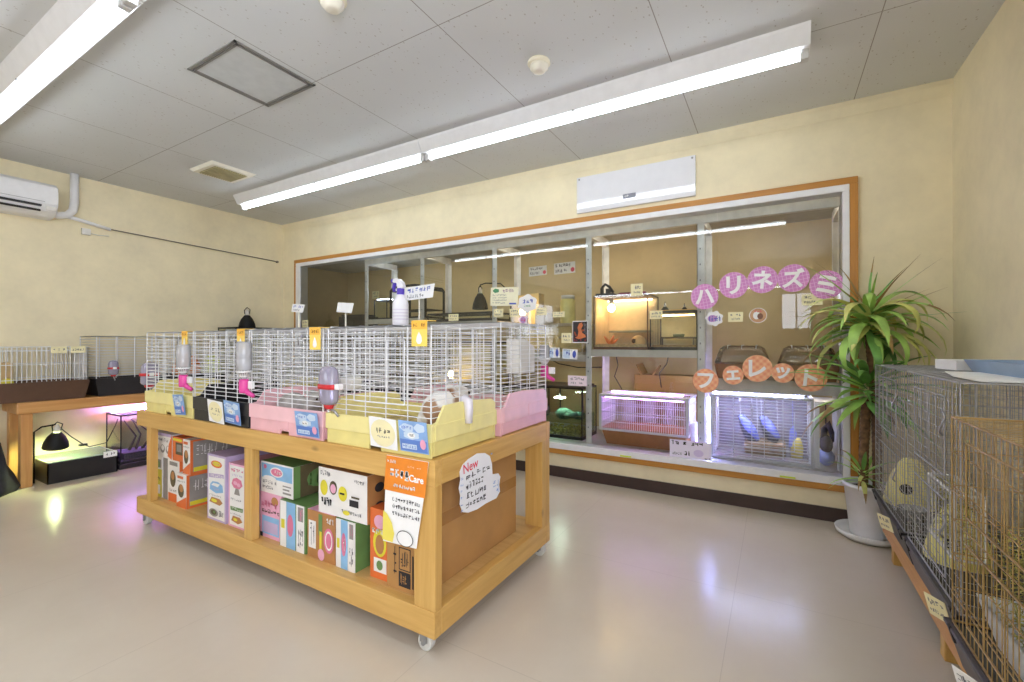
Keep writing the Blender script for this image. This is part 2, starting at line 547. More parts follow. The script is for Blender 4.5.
# orange wood casing round the showcase window
b = MB(); t = 0.042
b.box(W0 - t, W1 + t, YB - .03, YB, WZ1, WZ1 + t, 0).box(W0 - t, W1 + t, YB - .03, YB, WZ0 - t, WZ0, 0)
b.box(W0 - t, W0, YB - .03, YB, WZ0, WZ1, 1).box(W1, W1 + t, YB - .03, YB, WZ0, WZ1, 1)
struct(b.build('trim_2', [TRIMW, TRIMWZ], base=O0, bevel=0.004))
# white frame and panes
b = MB(); f = 0.048
b.box(W0, W1, YB - .036, YB + .07, WZ1 - f * .9, WZ1).box(W0, W1, YB - .036, YB + .07, WZ0, WZ0 + f)
b.box(W0, W0 + .085, YB - .036, YB + .07, WZ0 + f, WZ1 - f * .9).box(W1 - .036, W1, YB - .036, YB + .07, WZ0 + f, WZ1 - f * .9)
win = struct(b.build('window_1', ALU, bevel=0.004))
GX = [W0 + .085, -2.25, -0.345, W1 - .036]
GY = 3.372
for i in range(3):
    struct(MB().add([(GX[i] + .002, GY, WZ0 + f), (GX[i + 1] - .002, GY, WZ0 + f), (GX[i + 1] - .002, GY, WZ1 - f * .9), (GX[i] + .002, GY, WZ1 - f * .9)], [(0, 1, 2, 3)]).build('glass_pane', GLASS, win))
b = MB()
for x in (-1.02, 0.02):
    b.box(x, x + .085, YB - .04, YB - .0365, WZ0 + .006, WZ0 + .016)
b.build('yellow_sticker', plain('lime_sticker', (206, 226, 60), 0.5, var=0), win)

# ------------------------------------------------------------------ ceiling fittings
TUBE = emit('fluorescent_tube_glow', (238, 247, 255), 9.6)
FIXM = plain('white_enamel_fixture', (232, 232, 234), 0.35, var=0.02)
def light_unit(x0, x1, y, label):
    t = thing('ceiling_light', ((x0 + x1) / 2, y, ZC), label, 'ceiling light', 'fluorescent strip lights on the ceiling')
    sec = [(-0.092, 0), (0.092, 0), (0.088, -0.012), (0.05, -0.084), (-0.05, -0.084), (-0.088, -0.012)]
    MB().prism(sec, (x0, y, ZC), (0, 1, 0), (0, 0, 1), (x1 - x0, 0, 0)).build('housing', FIXM, t)
    MB().cyl((x0 + .04, y, ZC - .106), (x1 - .04, y, ZC - .106), 0.0165, n=14).build('tube', TUBE, t)
    for x in (x0 + .004, x1 - .04):
        s = MB().box(x, x + .036, y - .02, y + .02, ZC - .13, ZC - .064)
        s.box(x + .006, x + .03, y - .024, y + .024, ZC - .1, ZC - .08).build('lamp_holder', plain('socket_plastic', (205, 205, 204), .45, var=.03), t, bevel=.003)
    MB().cyl(((x0 + x1) / 2, y - .046, ZC - .09), ((x0 + x1) / 2, y - .046, ZC - .08), .008, n=8).build('screw', GREYM, t)
    return t
light_unit(-4.64, -2.222, 2.535, 'long fluorescent ceiling light nearest the far corner, left one of the joined pair')
light_unit(-2.218, 0.141, 2.535, 'long fluorescent ceiling light in front of the white sign board, right one of two')
light_unit(-4.64, -2.222, -5.9, 'fluorescent ceiling light at the far end of the shop behind the photographer, left')
light_unit(-2.218, 0.141, -5.9, 'fluorescent ceiling light at the far end of the shop behind the photographer, right')
light_unit(-4.64, -2.222, 0.765, 'fluorescent ceiling light at the upper left edge of the photo above the air conditioner side')
light_unit(-2.218, 0.141, 0.765, 'fluorescent ceiling light joined end to end with the upper left one')
for k in range(4):  # unseen tubes added behind the top beam to brighten the showcase
    x = -3.35 + k * 1.12
    tt = thing('showcase_light', (x, 3.605, 2.065), ['fluorescent strip hidden above the left end of the showcase racking', 'fluorescent strip hidden above the second bay of the showcase racking', 'fluorescent strip hidden above the glass tanks of the showcase', 'fluorescent strip hidden above the pink letters of the showcase'][k], 'light')
    MB().box(x - .48, x + .48, 3.585, 3.625, 2.042, 2.065).build('housing', FIXM, tt)
    MB().cyl((x - .46, 3.605, 2.03), (x + .46, 3.605, 2.03), .012, n=10).build('tube', emit('showcase_tube_glow', (255, 248, 234), 4.6), tt)

t = thing('ceiling_hatch', (-2.48, 1.415, ZC), 'square ceiling access hatch with grey metal frame', 'access hatch')
b = MB(); x0, x1, y0, y1 = -2.709, -2.253, 1.19, 1.635
for a, w_ in ((0, .014), (.02, .01)):
    b.box(x0 + a, x1 - a, y0 + a, y0 + a + w_, ZC - .006, ZC).box(x0 + a, x1 - a, y1 - a - w_, y1 - a, ZC - .006, ZC)
    b.box(x0 + a, x0 + a + w_, y0 + a, y1 - a, ZC - .006, ZC).box(x1 - a - w_, x1 - a, y0 + a, y1 - a, ZC - .006, ZC)
b.build('frame', plain('hatch_aluminium', (140, 138, 134), .4, metal=.2, var=.03), t)
MB().box(x0 + .031, x1 - .031, y0 + .031, y1 - .031, ZC - .003, ZC).build('panel', plain('hatch_board', (206, 209, 210), .8, var=.03), t)

t = thing('ceiling_vent', (-4.08, 2.07, ZC), 'square cream exhaust vent with dusty grille near the far left corner', 'air vent')
b = MB(); x0, x1, y0, y1 = -4.26, -3.9, 1.89, 2.25
b.frustum((x0 + .02, x1 - .02, y0 + .02, y1 - .02), (x0, x1, y0, y1), ZC - .02, ZC)
b.build('frame', plain('vent_plastic', (240, 236, 222), .5, var=.03), t)
b = MB(); b.box(x0 + .05, x1 - .05, y0 + .05, y1 - .05, ZC - .021, ZC - .018, 0)
for i in range(14):
    yy = y0 + .06 + i * (.24 / 13)
    b.box(x0 + .05, x1 - .05, yy - .004, yy + .004, ZC - .028, ZC - .021, 1)
b.build('grille', [plain('vent_dust', (148, 136, 96), .9, var=.1), plain('vent_slat', (196, 186, 146), .7, var=.06)], t)

def smoke(x, y, label):
    t = thing('smoke_detector', (x, y, ZC), label, 'smoke detector', 'smoke detectors')
    MB().lathe((x, y, ZC), [(0, 0), (.058, 0), (.06, -.012), (.055, -.018), (0, -.018)], 28).build('base', plain('ivory_plastic', (238, 230, 206), .5, var=.03), t)
    MB().lathe((x, y, ZC - .018), [(0, 0), (.046, 0), (.048, -.016), (.036, -.024), (.034, -.032), (.02, -.038), (0, -.038)], 28).build('sensor', plain('sensor_plastic', (232, 226, 210), .5, var=.03), t)
smoke(-1.063, 2.09, 'round ivory smoke detector between the hatch and the long light')
smoke(-1.62, 1.255, 'round smoke detector cut off by the top edge of the photo')

# ------------------------------------------------------------------ left wall: air conditioner and pipes
t = thing('air_conditioner', (XL, 0.85, 2.13), 'white wall mounted air conditioner cut off by the left photo edge', 'air conditioner')
sec = [(0, 2.40), (.17, 2.40), (.215, 2.37), (.225, 2.29), (.222, 2.225), (.19, 2.17), (.12, 2.135), (0, 2.13)]
MB().prism([(a, z) for a, z in sec], (XL, .46, 0), (1, 0, 0), (0, 0, 1), (0, .84, 0)).build('casing', WHITE, t, bevel=.006)
MB().box(XL + .2, XL + .2275, .47, 1.2, 2.197, 2.212).build('air_outlet', BLACKP, t)
MB().obox((XL + .192, .83, 2.172), (.012, .37, .006), (0, .75, 0)).build('louver', BLACKP, t)
MB().box(XL + .2255, XL + .2275, .47, 1.22, 2.236, 2.239).build('panel_seam', GREYM, t)
MB().obox((XL + .225, 1.255, 2.19), (.004, .03, .016), (0, 0, 0)).build('display_panel', OFFW, t)

b = MB()
b.tube([(XL + .045, 1.28, 2.185), (XL + .045, 1.35, 2.185), (XL + .045, 1.40, 2.2), (XL + .045, 1.435, 2.245), (XL + .045, 1.445, 2.32), (XL + .045, 1.445, ZC)], .03, 10)
tag(b.build('pipe_cover', WHITE), 'white curved pipe duct rising from the air conditioner to the ceiling', 'pipe')
b = MB(); b.tube([(XL + .02, 1.40, 2.195), (XL + .02, 1.5, 2.178), (XL + .02, 1.7, 2.142)], [.018, .016, .014], 8)
tag(b.build('drain_hose', WHITE), 'white hose running along the left wall from the pipe duct', 'hose')
b = MB(); b.tube([(XL + .012, 1.69, 2.146), (XL + .012, 2.3, 2.128), (XL + .012, 3.0, 2.108), (XL + .012, 3.3, 2.098)], .006, 6)
b.cyl((XL, 3.31, 2.096), (XL + .02, 3.31, 2.096), .014, n=10)
tag(b.build('cable', plain('grey_cable', (128, 118, 104), .5, var=.05)), 'thin dark cable along the left wall towards the back corner', 'cable')
t = thing('wall_socket', (XL, 1.53, 2.06), 'small white electrical box on the left wall below the hose', 'socket')
MB().box(XL, XL + .03, 1.5, 1.56, 2.06, 2.115).build('box', OFFW, t, bevel=.004)
MB().tube([(XL + .012, 1.56, 2.08), (XL + .012, 1.62, 2.075), (XL + .012, 1.69, 2.082)], .004, 5).build('flex', OFFW, t)

# white board above the window
t = thing('sign_board', (-0.93, YB - .02, 2.137), 'glossy white sign board hung above the showcase window', 'sign board')
MB().box(-1.376, -.485, YB - .022, YB - .002, 2.137, 2.423).build('panel', plain('white_acrylic', (232, 232, 236), .06, var=.01, coat=.6), t, bevel=.002)
b = MB(); F = Face(b, (-1.376, YB - .022, 2.137), (1, 0, 0), (0, 0, 1), .891, .286)
F.rect(.42, .2, .53, .32, 0); F.scrawl(.43, .22, .52, .3, 1, 4)
b.build('badge', [plain('grey_badge', (130, 132, 146), .4, var=.1), PAPER], t)
for x in (-1.355, -.506):
    MB().cyl((x, YB - .026, 2.405), (x, YB - .02, 2.405), .007, n=10).build('screw', GREYM, t)
# ------------------------------------------------------------------ wooden display stand on castors
RX0, RX1, RY0, RY1 = -3.36, -1.02, 1.21, 2.13
t = thing('display_stand', (-2.19, 1.67, 0), 'long varnished pine display stand on castors carrying two rows of cages', 'display stand')
def pbox(name, mat, *a, bev=.003, par=t):
    return MB().box(*a).build(name, mat, par, bevel=bev)
for z0, z1 in ((.07, .165), (.6, .69)):
    pbox('long_rail', PINEX, RX0, RX1, RY0, RY0 + .04, z0, z1)
    pbox('long_rail', PINEX, RX0, RX1, RY1 - .04, RY1, z0, z1)
    pbox('end_rail', PINEY, RX0, RX0 + .04, RY0 + .04, RY1 - .04, z0, z1)
    pbox('end_rail', PINEY, RX1 - .04, RX1, RY0 + .04, RY1 - .04, z0, z1)
for x0, x1 in ((-3.235, -3.18), (-2.2, -2.135), (-1.118, -1.02)):
    pbox('post', PINEZ, x0, x1, RY0 + .003, RY0 + .041, .165, .6)
    pbox('post', PINEZ, x0, x1, RY1 - .09, RY1 - .003, .165, .6)
pbox('lower_deck', DECK, RX0 + .04, RX1 - .04, RY0 + .04, RY1 - .04, .15, .1645, bev=0)
pbox('upper_deck', DECK, RX0 + .04, RX1 - .04, RY0 + .04, RY1 - .04, .672, .6885, bev=0)
pbox('divider_panel', plain('brown_plywood', (126, 98, 70), .7, var=.12), -3.2, -1.36, 1.7, 1.712, .165, .672, bev=0)
WHEEL = plain('clear_wheel_rubber', (214, 214, 210), .3, var=.04)
for cx, cy in ((-1.085, 1.245), (-3.3, 1.245), (-1.06, 2.09), (-3.3, 2.09)):
    c = MB().box(cx - .028, cx + .028, cy - .028, cy + .028, .066, .07)
    c.box(cx - .016, cx + .016, cy - .02, cy - .017, .034, .067).box(cx - .016, cx + .016, cy + .017, cy + .02, .034, .067)
    c.cyl((cx, cy - .023, .031), (cx, cy + .021, .031), .008, n=10)
    co = c.build('castor', GREYM, t)
    MB().cyl((cx, cy - .0145, .031), (cx, cy + .0145, .031), .031, n=20).build('wheel', WHEEL, co, bevel=.004)

# ------------------------------------------------------------------ boxed goods on the lower deck
PKW = plain('carton_white', (240, 238, 236), .45, var=.02)
PKO = plain('carton_orange', (228, 116, 58), .45, var=.04)
PKG = plain('carton_grey', (150, 146, 142), .5, var=.05)
PKY = plain('carton_yellow', (226, 214, 56), .45, var=.04)
PKP = plain('carton_pink', (236, 176, 204), .45, var=.04)
PKB = plain('carton_sky_blue', (140, 190, 232), .45, var=.05)
PKL = plain('carton_lilac', (196, 178, 214), .45, var=.04)
PKN = plain('carton_green', (108, 146, 84), .45, var=.06)
PKT = plain('carton_brown', (184, 130, 78), .5, var=.05)
PKM = plain('carton_magenta', (222, 124, 158), .45, var=.04)
PKD = plain('carton_olive_dark', (96, 86, 60), .5, var=.12)
PALS = [PKW, PKO, PKG, PKY, PKP, PKB, PKL, PKN, PKT, PKM, INK, GREYINK, PKD]
W_, O_, G_, Y_, P_, B_, L_, N_, T_, M_, K_, I_, D_ = range(13)
BOXG = None
def carton(label, x0, x1, y0, y1, z0, z1, body, front, side=None, top=None):
    b = MB().box(x0, x1, y0, y1, z0, z1, body)
    rng = random.Random(int(1000 * (x1 - z1)))
    F = Face(b, (x0, y0, z0), (1, 0, 0), (0, 0, 1), x1 - x0, z1 - z0); F.rng = rng
    front(F)
    S = Face(b, (x1, y0, z0), (0, 1, 0), (0, 0, 1), y1 - y0, z1 - z0)
    if side:
        side(S)
    if top is not None:
        T = Face(b, (x0, y0, z1), (1, 0, 0), (0, 1, 0), x1 - x0, y1 - y0); T.rect(0, 0, 1, 1, top)
    o = b.build('packaged_box', PALS)
    return tag(o, label, 'product box')
Zd = .1645
def side_flat(m):
    return lambda S: S.rect(0, 0, 1, 1, m)
def f_yl(F):
    F.rect(0, 0, 1, .68, Y_).rect(.1, .72, .9, .92, G_).disc(.5, .8, .24, .09, N_).scrawl(.15, .4, .85, .5, K_, 3).rect(.2, .08, .8, .3, W_)
carton('slim yellow and white box at the far left end of the lower deck', -3.295, -3.205, 1.28, 1.5, Zd, .412, W_, f_yl)
def f_d(F):
    F.rect(.02, 0, .3, 1, G_).rect(.34, 0, .96, .2, O_).disc(.62, .55, .17, .2, D_).disc(.62, .62, .1, .1, T_).rect(.42, .86, .9, .95, G_).scrawl(.4, .24, .95, .3, K_, 5)
carton('white box with an animal picture next to the slim yellow box, bottom layer', -3.19, -2.99, 1.28, 1.52, Zd, .412, W_, f_d, side_flat(O_))
def f_a(F):
    F.rect(.0, .88, 1, 1, L_)
    for i in range(3):
        F.disc(.2 + .3 * i, .36, .12, .17, G_).disc(.2 + .3 * i, .40, .08, .11, W_)
    F.scrawl(.06, .64, .8, .8, I_, 7).poly([(.78, .1), (1, 0), (1, 1), (.84, .6)], O_)
carton('white box with three grey bowls printed on it, top left of the stack', -3.3, -3.065, 1.275, 1.5, .4125, .558, W_, f_a)
def f_b(F):
    F.rect(.3, .28, .95, .78, D_).rect(.4, .4, .85, .7, G_).rect(.05, .84, .9, .94, Y_)
carton('bright orange box with dark picture beside the bowl box', -3.06, -2.935, 1.275, 1.5, .4125, .552, O_, f_b)
def f_e(F):
    F.poly([(0, 0), (1, 0), (1, .36), (0, .1)], O_).disc(.46, .5, .3, .2, D_).disc(.5, .58, .2, .12, T_).rect(.1, .86, .7, .94, O_).scrawl(.1, .76, .9, .82, I_, 5)
def s_e(S):
    S.rect(0, 0, 1, 1, O_).rect(.05, .07, 1, .95, G_).rect(.06, .08, 1, .2, Y_).scrawl(.1, .5, .7, .85, W_, 9, thick=.06)
carton('orange edged white box with brown animal picture, lower of the two by the gap', -2.97, -2.858, 1.258, 1.56, Zd, .354, W_, f_e, s_e)
carton('orange edged white box with brown animal picture, upper of the two by the gap', -2.93, -2.848, 1.272, 1.56, .3545, .55, W_, f_e, s_e)
def f_f(F):
    F.rect(.06, .03, .94, .97, W_).disc(.5, .86, .3, .055, O_).disc(.5, .865, .22, .035, Y_).scrawl(.2, .85, .8, .88, M_, 5, thick=.2)
    F.poly([(.1, .7), (.9, .73), (.9, .67), (.1, .64)], L_).scrawl(.14, .655, .86, .705, W_, 6, thick=.18)
    F.poly([(.14, .46), (.5, .42), (.88, .46), (.84, .56), (.6, .6), (.3, .59), (.18, .54)], B_).poly([(.24, .53), (.6, .52), (.7, .57), (.36, .57)], W_).scrawl(.3, .46, .76, .5, L_, 5)
    F.poly([(.14, .27), (.7, .25), (.86, .3), (.7, .35), (.26, .35)], T_).disc(.4, .305, .16, .025, Y_).scrawl(.12, .37, .8, .395, I_, 8)
    F.disc(.38, .12, .24, .06, G_).disc(.38, .125, .15, .038, D_).disc(.42, .13, .06, .02, N_).scrawl(.68, .08, .92, .18, I_, 3)
carton('tall lilac and white toy box left of the middle post', -2.63, -2.448, 1.258, 1.5, Zd, .51, L_, f_f, side_flat(L_))
def f_g(F):
    F.rect(.08, .03, .92, .97, W_).scrawl(.14, .86, .88, .93, M_, 5, thick=.2).scrawl(.2, .8, .84, .84, L_, 6)
    F.poly([(.2, .68), (.34, .62), (.66, .62), (.84, .68), (.76, .76), (.5, .79), (.28, .76)], M_).disc(.42, .7, .12, .03, P_).disc(.62, .68, .1, .03, P_)
    F.poly([(.36, .52), (.7, .52), (.62, .62), (.44, .62)], G_).scrawl(.14, .42, .9, .46, I_, 7).poly([(.16, .26), (.86, .27), (.88, .33), (.14, .32)], N_).scrawl(.2, .275, .82, .315, W_, 6, thick=.2)
    F.poly([(.2, .1), (.6, .07), (.86, .12), (.7, .18), (.3, .18)], T_).disc(.45, .13, .12, .022, Y_).scrawl(.14, .2, .8, .225, I_, 8)
carton('tall pink and white box directly against the middle post', -2.43, -2.275, 1.262, 1.5, Zd, .486, P_, f_g, side_flat(L_))
def f_A(F):
    F.rect(.03, .48, .97, .95, B_).disc(.14, .84, .05, .07, M_).disc(.5, .72, .2, .16, W_).disc(.5, .72, .17, .12, M_)
    F.scrawl(.36, .66, .64, .78, W_, 4, thick=.2).scrawl(.06, .3, .5, .42, I_, 8).scrawl(.06, .12, .4, .24, I_, 7).rect(.7, .1, .95, .16, G_).rect(.7, .22, .9, .27, G_).rect(.7, .33, .95, .37, G_).disc(.3, .5, .2, .08, W_)
def s_A(S):
    S.rect(0, 0, 1, 1, D_).rect(0, 0, .1, 1, N_).disc(.4, .5, .2, .3, N_).scrawl(.2, .2, .9, .8, N_, 7)
carton('sky blue and white box on top at the left of the right bay', -2.165, -1.91, 1.275, 1.62, .3805, .528, W_, f_A, s_A, N_)
def f_B(F):
    F.rect(.1, .08, .9, .48, B_).rect(.16, .12, .84, .36, L_).disc(.7, .84, .16, .1, T_).scrawl(.06, .68, .8, .82, M_, 5, thick=.2).scrawl(.08, .54, .95, .64, D_, 6).rect(.02, 0, .14, .1, K_)
carton('pink box with blue tank picture right of the middle post', -2.17, -2.0, 1.275, 1.6, Zd, .38, P_, f_B)
def f_C(F):
    F.rect(.02, 0, .26, 1, W_).rect(.06, .4, .2, .6, Y_).rect(.27, 0, .62, 1, B_).disc(.42, .5, .12, .24, M_).scrawl(.36, .36, .48, .64, W_, 1, thick=.1).rect(.66, 0, .96, 1, W_).scrawl(.72, .1, .92, .5, I_, 3).rect(.72, .66, .92, .96, G_).scrawl(.74, .68, .9, .94, M_, 3)
carton('blue and white box with pink lettering strip, standing under the blue topped box', -1.985, -1.795, 1.258, 1.62, Zd, .374, N_, f_C, side_flat(N_), N_)
def f_D(F):
    F.rect(.05, .2, .32, .78, W_).scrawl(.1, .25, .28, .75, I_, 2, thick=.06).rect(.42, .52, .56, .96, N_).rect(.46, .1, .54, .6, Y_).disc(.52, .12, .12, .12, P_).disc(.8, .46, .18, .26, M_).disc(.8, .46, .13, .2, W_).disc(.8, .46, .1, .16, M_).scrawl(.72, .8, .98, .94, W_, 4)
carton('brown box with pink oval badge between the two blue boxes', -1.782, -1.602, 1.258, 1.6, Zd, .37, T_, f_D, side_flat(T_), P_)
def s_E(S):
    S.rect(0, 0, 1, 1, N_).disc(.4, .6, .18, .22, Y_).disc(.5, .34, .2, .18, L_).rect(.3, .08, .8, .2, T_).scrawl(.2, .74, .9, .9, D_, 6)
carton('blue and white box with green right side at the end of the bottom row', -1.594, -1.476, 1.258, 1.6, Zd, .366, W_, f_C, s_E, N_)
def f_F(F):
    F.scrawl(.04, .82, .26, .94, I_, 5).disc(.12, .56, .08, .17, Y_).disc(.32, .6, .08, .15, D_).disc(.32, .58, .06, .1, P_).disc(.52, .52, .09, .16, Y_).rect(.46, .5, .56, .54, K_)
    F.rect(.66, .3, .84, .44, K_).rect(.7, .48, .86, .52, D_).scrawl(.06, .18, .3, .36, K_, 4, thick=.2).scrawl(.5, .12, .9, .2, I_, 9).disc(.6, .14, .07, .05, Y_).scrawl(.76, .8, .96, .88, I_, 6)
def s_F(S):
    S.rect(0, 0, 1, 1, T_).rect(.42, .05, .6, .92, K_).rect(.7, .2, .96, .8, W_).disc(.2, .3, .08, .1, K_).disc(.2, .7, .08, .1, K_)
carton('large cream white box of food pictures lying across the bottom row', -1.712, -1.412, 1.262, 1.58, .3705, .565, W_, f_F, s_F, T_)
def f_G(F):
    F.disc(.5, .82, .3, .1, P_).disc(.5, .52, .34, .2, Y_).disc(.5, .5, .22, .14, T_).rect(.2, .1, .85, .3, W_).disc(.5, .2, .16, .07, N_).scrawl(.1, .64, .9, .72, W_, 4, thick=.2)
carton('narrow orange box behind the hanging flyer', -1.408, -1.3, 1.275, 1.34, Zd, .44, O_, f_G, side_flat(O_))
b = MB().box(-1.297, -1.148, 1.258, 1.345, Zd, .37)
F = Face(b, (-1.297, 1.258, Zd), (1, 0, 0), (0, 0, 1), .149, .205)
F.rect(.42, .38, .82, .8, 1).rect(.45, .4, .79, .78, 0).scrawl(.48, .43, .76, .75, 1, 3, thick=.08).rect(.42, .08, .82, .36, 1).scrawl(.46, .12, .78, .33, 0, 4, thick=.1).scrawl(.22, .15, .38, .8, 1, 1, thick=.05).rect(.88, .1, .93, .7, 1)
tag(b.build('cardboard_carton', [KRAFT, INK]), 'small kraft carton with black printed label below the flyer', 'carton')
t = thing('cardboard_box', (-1.2, 1.65, Zd), 'big plain kraft cardboard box filling the right end of the stand', 'cardboard box')
MB().box(-1.29, -1.117, 1.36, 1.945, Zd, .598).build('carton_body', KRAFT, t, bevel=.003)
MB().box(-1.1168, -1.1162, 1.362, 1.943, .39, .44).build('packing_tape', plain('packing_tape', (170, 122, 66), .25, var=.03), t)

# flyer hung from the top rail
t = thing('flyer', (-1.155, 1.2, .37), 'orange and white care flyer hanging over the front right post', 'flyer')
FO = plain('flyer_orange', (238, 140, 40), .5, var=.04); FY = plain('flyer_yellow', (242, 226, 100), .5, var=.02)
b = MB(); b.prism([(-1.243, .686), (-1.041, .686), (-1.098, .372), (-1.262, .365)], (0, 1.205, 0), (1, 0, 0), (0, 0, 1), (0, -.0015, 0), 0)
F = Face(b, (-1.262, 1.2035, .365), (1, 0, 0), (0, 0, 1), .2, .32)
F.poly([(.025, .6), (1.02, .6), (1.1, 1.0), (.095, 1.0)], 1)
F.text('Care', .82, .79, .026, 0, .03).scrawl(.18, .74, .66, .86, 0, 4, thick=.22).scrawl(.26, .65, .8, .70, 0, 8, thick=.2).scrawl(.12, .92, .34, .965, 0, 4).scrawl(.5, .9, 1.0, .925, 2, 9)
for k, zz in enumerate((.49, .41, .33)):
    F.scrawl(.24, zz, .92, zz + .05, 3, 10)
F.poly([(0.0, .02), (.26, .02), (.3, .12), (.24, .24), (.12, .33), (.02, .36)], 4)
F.disc(.56, .1, .2, .09, 3, 24).disc(.56, .1, .185, .082, 0, 24)
b.build('sheet', [PAPER, FO, plain('flyer_pale_pink', (250, 214, 190), .6, var=0), INK, FY], t)

# hand-written New sign on the end rail
t = thing('handwritten_sign', (-1.01, 1.48, .46), 'white cloud shaped handwritten New sign on the end of the stand', 'sign')
out = [(1.365, .465), (1.348, .50), (1.352, .53), (1.342, .56), (1.352, .59), (1.347, .62), (1.366, .642), (1.40, .655), (1.46, .665), (1.515, .655), (1.55, .635), (1.565, .6), (1.57, .555), (1.615, .548), (1.632, .53), (1.622, .5), (1.628, .468), (1.60, .448), (1.52, .45), (1.46, .446), (1.40, .452)]
b = MB(); b.prism(out, (-1.017, 0, 0), (0, 1, 0), (0, 0, 1), (.003, 0, 0), 0)
F = Face(b, (-1.014, 1.34, .445), (0, 1, 0), (0, 0, 1), .29, .22)
F.text('New', .26, .83, .036, 1, .012, .08)
rg = random.Random(5)
for k, (zz, a1) in enumerate(((.6, .74), (.44, .56), (.27, .66), (.11, .62))):
    F.scrawl(.14, zz, a1, zz + .12, 2, 5 + k % 2, rg, .13)
for k in range(7):
    F.scrawl(.02, .1 + .11 * k, .09, .15 + .11 * k, 3, 1, rg, .2)
F.scrawl(.72, .86, .78, .94, 3, 1, rg).scrawl(.78, .1, .96, .4, 3, 2, rg, .06)
b.build('board', [plain('sign_paper', (240, 240, 246), .6, var=.01), REDINK, INK, plain('pale_blue_marker', (150, 176, 220), .6, var=0)], t)

# ------------------------------------------------------------------ wire cages on the stand
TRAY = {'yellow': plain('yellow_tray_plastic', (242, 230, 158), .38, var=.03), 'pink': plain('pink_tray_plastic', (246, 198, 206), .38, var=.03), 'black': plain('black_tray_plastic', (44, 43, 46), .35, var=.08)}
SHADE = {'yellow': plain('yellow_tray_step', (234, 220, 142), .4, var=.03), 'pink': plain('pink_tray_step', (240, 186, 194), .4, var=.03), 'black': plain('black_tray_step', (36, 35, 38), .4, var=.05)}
CG = 'wire pet cages on the wooden stand'
def stand_cage(x0, x1, y0, y1, colour, label, ztop=1.16, zb=.69, bed=None, bedh=.034):
    t = thing('pet_cage', ((x0 + x1) / 2, (y0 + y1) / 2, zb), label, 'pet cage', CG)
    zm, zf, zs = zb + .058, zb + .122, zb + .185
    b = MB(); w = .012; c = (x0 + x1) / 2; n = .032
    b.box(x0 + w, x1 - w, y0 + w, y1 - w, zb + .012, zb + .02, 0)
    # stepped lower walls, with a hand notch front and back
    for ya, yb in ((y0 + .005, y0 + w + .003), (y1 - w - .003, y1 - .005)):
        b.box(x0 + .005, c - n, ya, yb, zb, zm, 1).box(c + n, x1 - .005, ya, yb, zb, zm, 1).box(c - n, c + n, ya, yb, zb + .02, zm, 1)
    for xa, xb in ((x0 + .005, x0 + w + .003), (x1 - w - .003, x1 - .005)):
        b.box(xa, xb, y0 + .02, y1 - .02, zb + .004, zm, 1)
    b.box(x0, x1, y0, y0 + w, zm, zf, 0).box(x0, x1, y1 - w, y1, zm, zf, 0)
    # side walls rise in a hump
    prof = [(y0 + w, zm), (y1 - w, zm), (y1 - w, zs - .03), (y1 - .04, zs - .012), (y0 + .2, zs), (y0 + .075, zs - .004), (y0 + .035, zf + .004), (y0 + w, zf)]
    for xa in (x0, x1 - w):
        b.prism(prof, (xa, 0, 0), (0, 1, 0), (0, 0, 1), (w, 0, 0), 0)
    ym = (y0 + y1) / 2
    for xa, xb in ((x0 - .003, x0 + .001), (x1 - .001, x1 + .003)):
        b.box(xa, xb, y0 + .02, ym - .02, zm + .001, zm + .06, 0).box(xa, xb, ym + .02, y1 - .02, zm + .001, zm + .06, 0)
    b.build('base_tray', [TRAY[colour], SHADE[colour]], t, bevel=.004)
    b = MB(); r = .0021
    X0, X1, Y0, Y1 = x0 + .008, x1 - .008, y0 + .008, y1 - .008
    def rows(z0):
        k = int((ztop - z0) / .0205); return [ztop - .0205 * i for i in range(k + 1)]
    zr = rows(zf)
    for y in (Y0, Y1):
        for z in zr:
            b.wire((X0, y, z), (X1, y, z), r)
        for i in range(6):
            x = X0 + (X1 - X0) * i / 5
            b.wire((x, y, zf - .02), (x, y, ztop), r * (1.5 if i in (0, 5) else 1.1))
    for x in (X0, X1):
        for z in rows(zs):
            b.wire((x, Y0, z), (x, Y1, z), r)
        for z in [z for z in zr if z < zs]:
            b.wire((x, Y0, z), (x, Y0 + .05, z), r)
        for i in range(1, 5):
            y = Y0 + (Y1 - Y0) * i / 5
            b.wire((x, y, zs - .01), (x, y, ztop), r * 1.1)
    n = int((Y1 - Y0) / .023)
    for i in range(n + 1):
        y = Y0 + (Y1 - Y0) * i / n
        b.wire((X0, y, ztop), (X1, y, ztop), r)
    for i in range(6):
        x = X0 + (X1 - X0) * i / 5
        b.wire((x, Y0, ztop + .002), (x, Y1, ztop + .002), r)
    b.build('wire_body', WWIRE, t, recalc=False)
    # front door frame
    b = MB(); dx0, dx1, dz0, dz1 = x0 + .17, x1 - .13, zf + .06, ztop - .05; dy = Y0 - .005
    for p, q in (((dx0, dz0), (dx1, dz0)), ((dx1, dz0), (dx1, dz1)), ((dx1, dz1), (dx0, dz1)), ((dx0, dz1), (dx0, dz0))):
        b.wire((p[0], dy, p[1]), (q[0], dy, q[1]), .0024)
    for i in range(1, 3):
        x = dx0 + (dx1 - dx0) * i / 3
        b.wire((x, dy, dz0), (x, dy, dz1), .0018)
    dr = b.build('door', WWIRE, t, recalc=False)
    MB().tube([(dx1 - .03, dy - .004, dz1 - .02), (dx1 - .03, dy - .008, dz1 + .015), (dx1 - .012, dy - .008, dz1 + .022), (dx1 - .004, dy - .004, dz1 + .008)], .0022, 5).build('door_latch', STEEL, dr)
    if bed:
        MB().box(x0 + .02, x1 - .02, y0 + .02, y1 - .02, zb + .02, zb + bedh).build('bedding', bed, t)
    return t
BEDS = plain('wood_chip_bedding', (206, 186, 132), .9, var=.25, vscale=60)
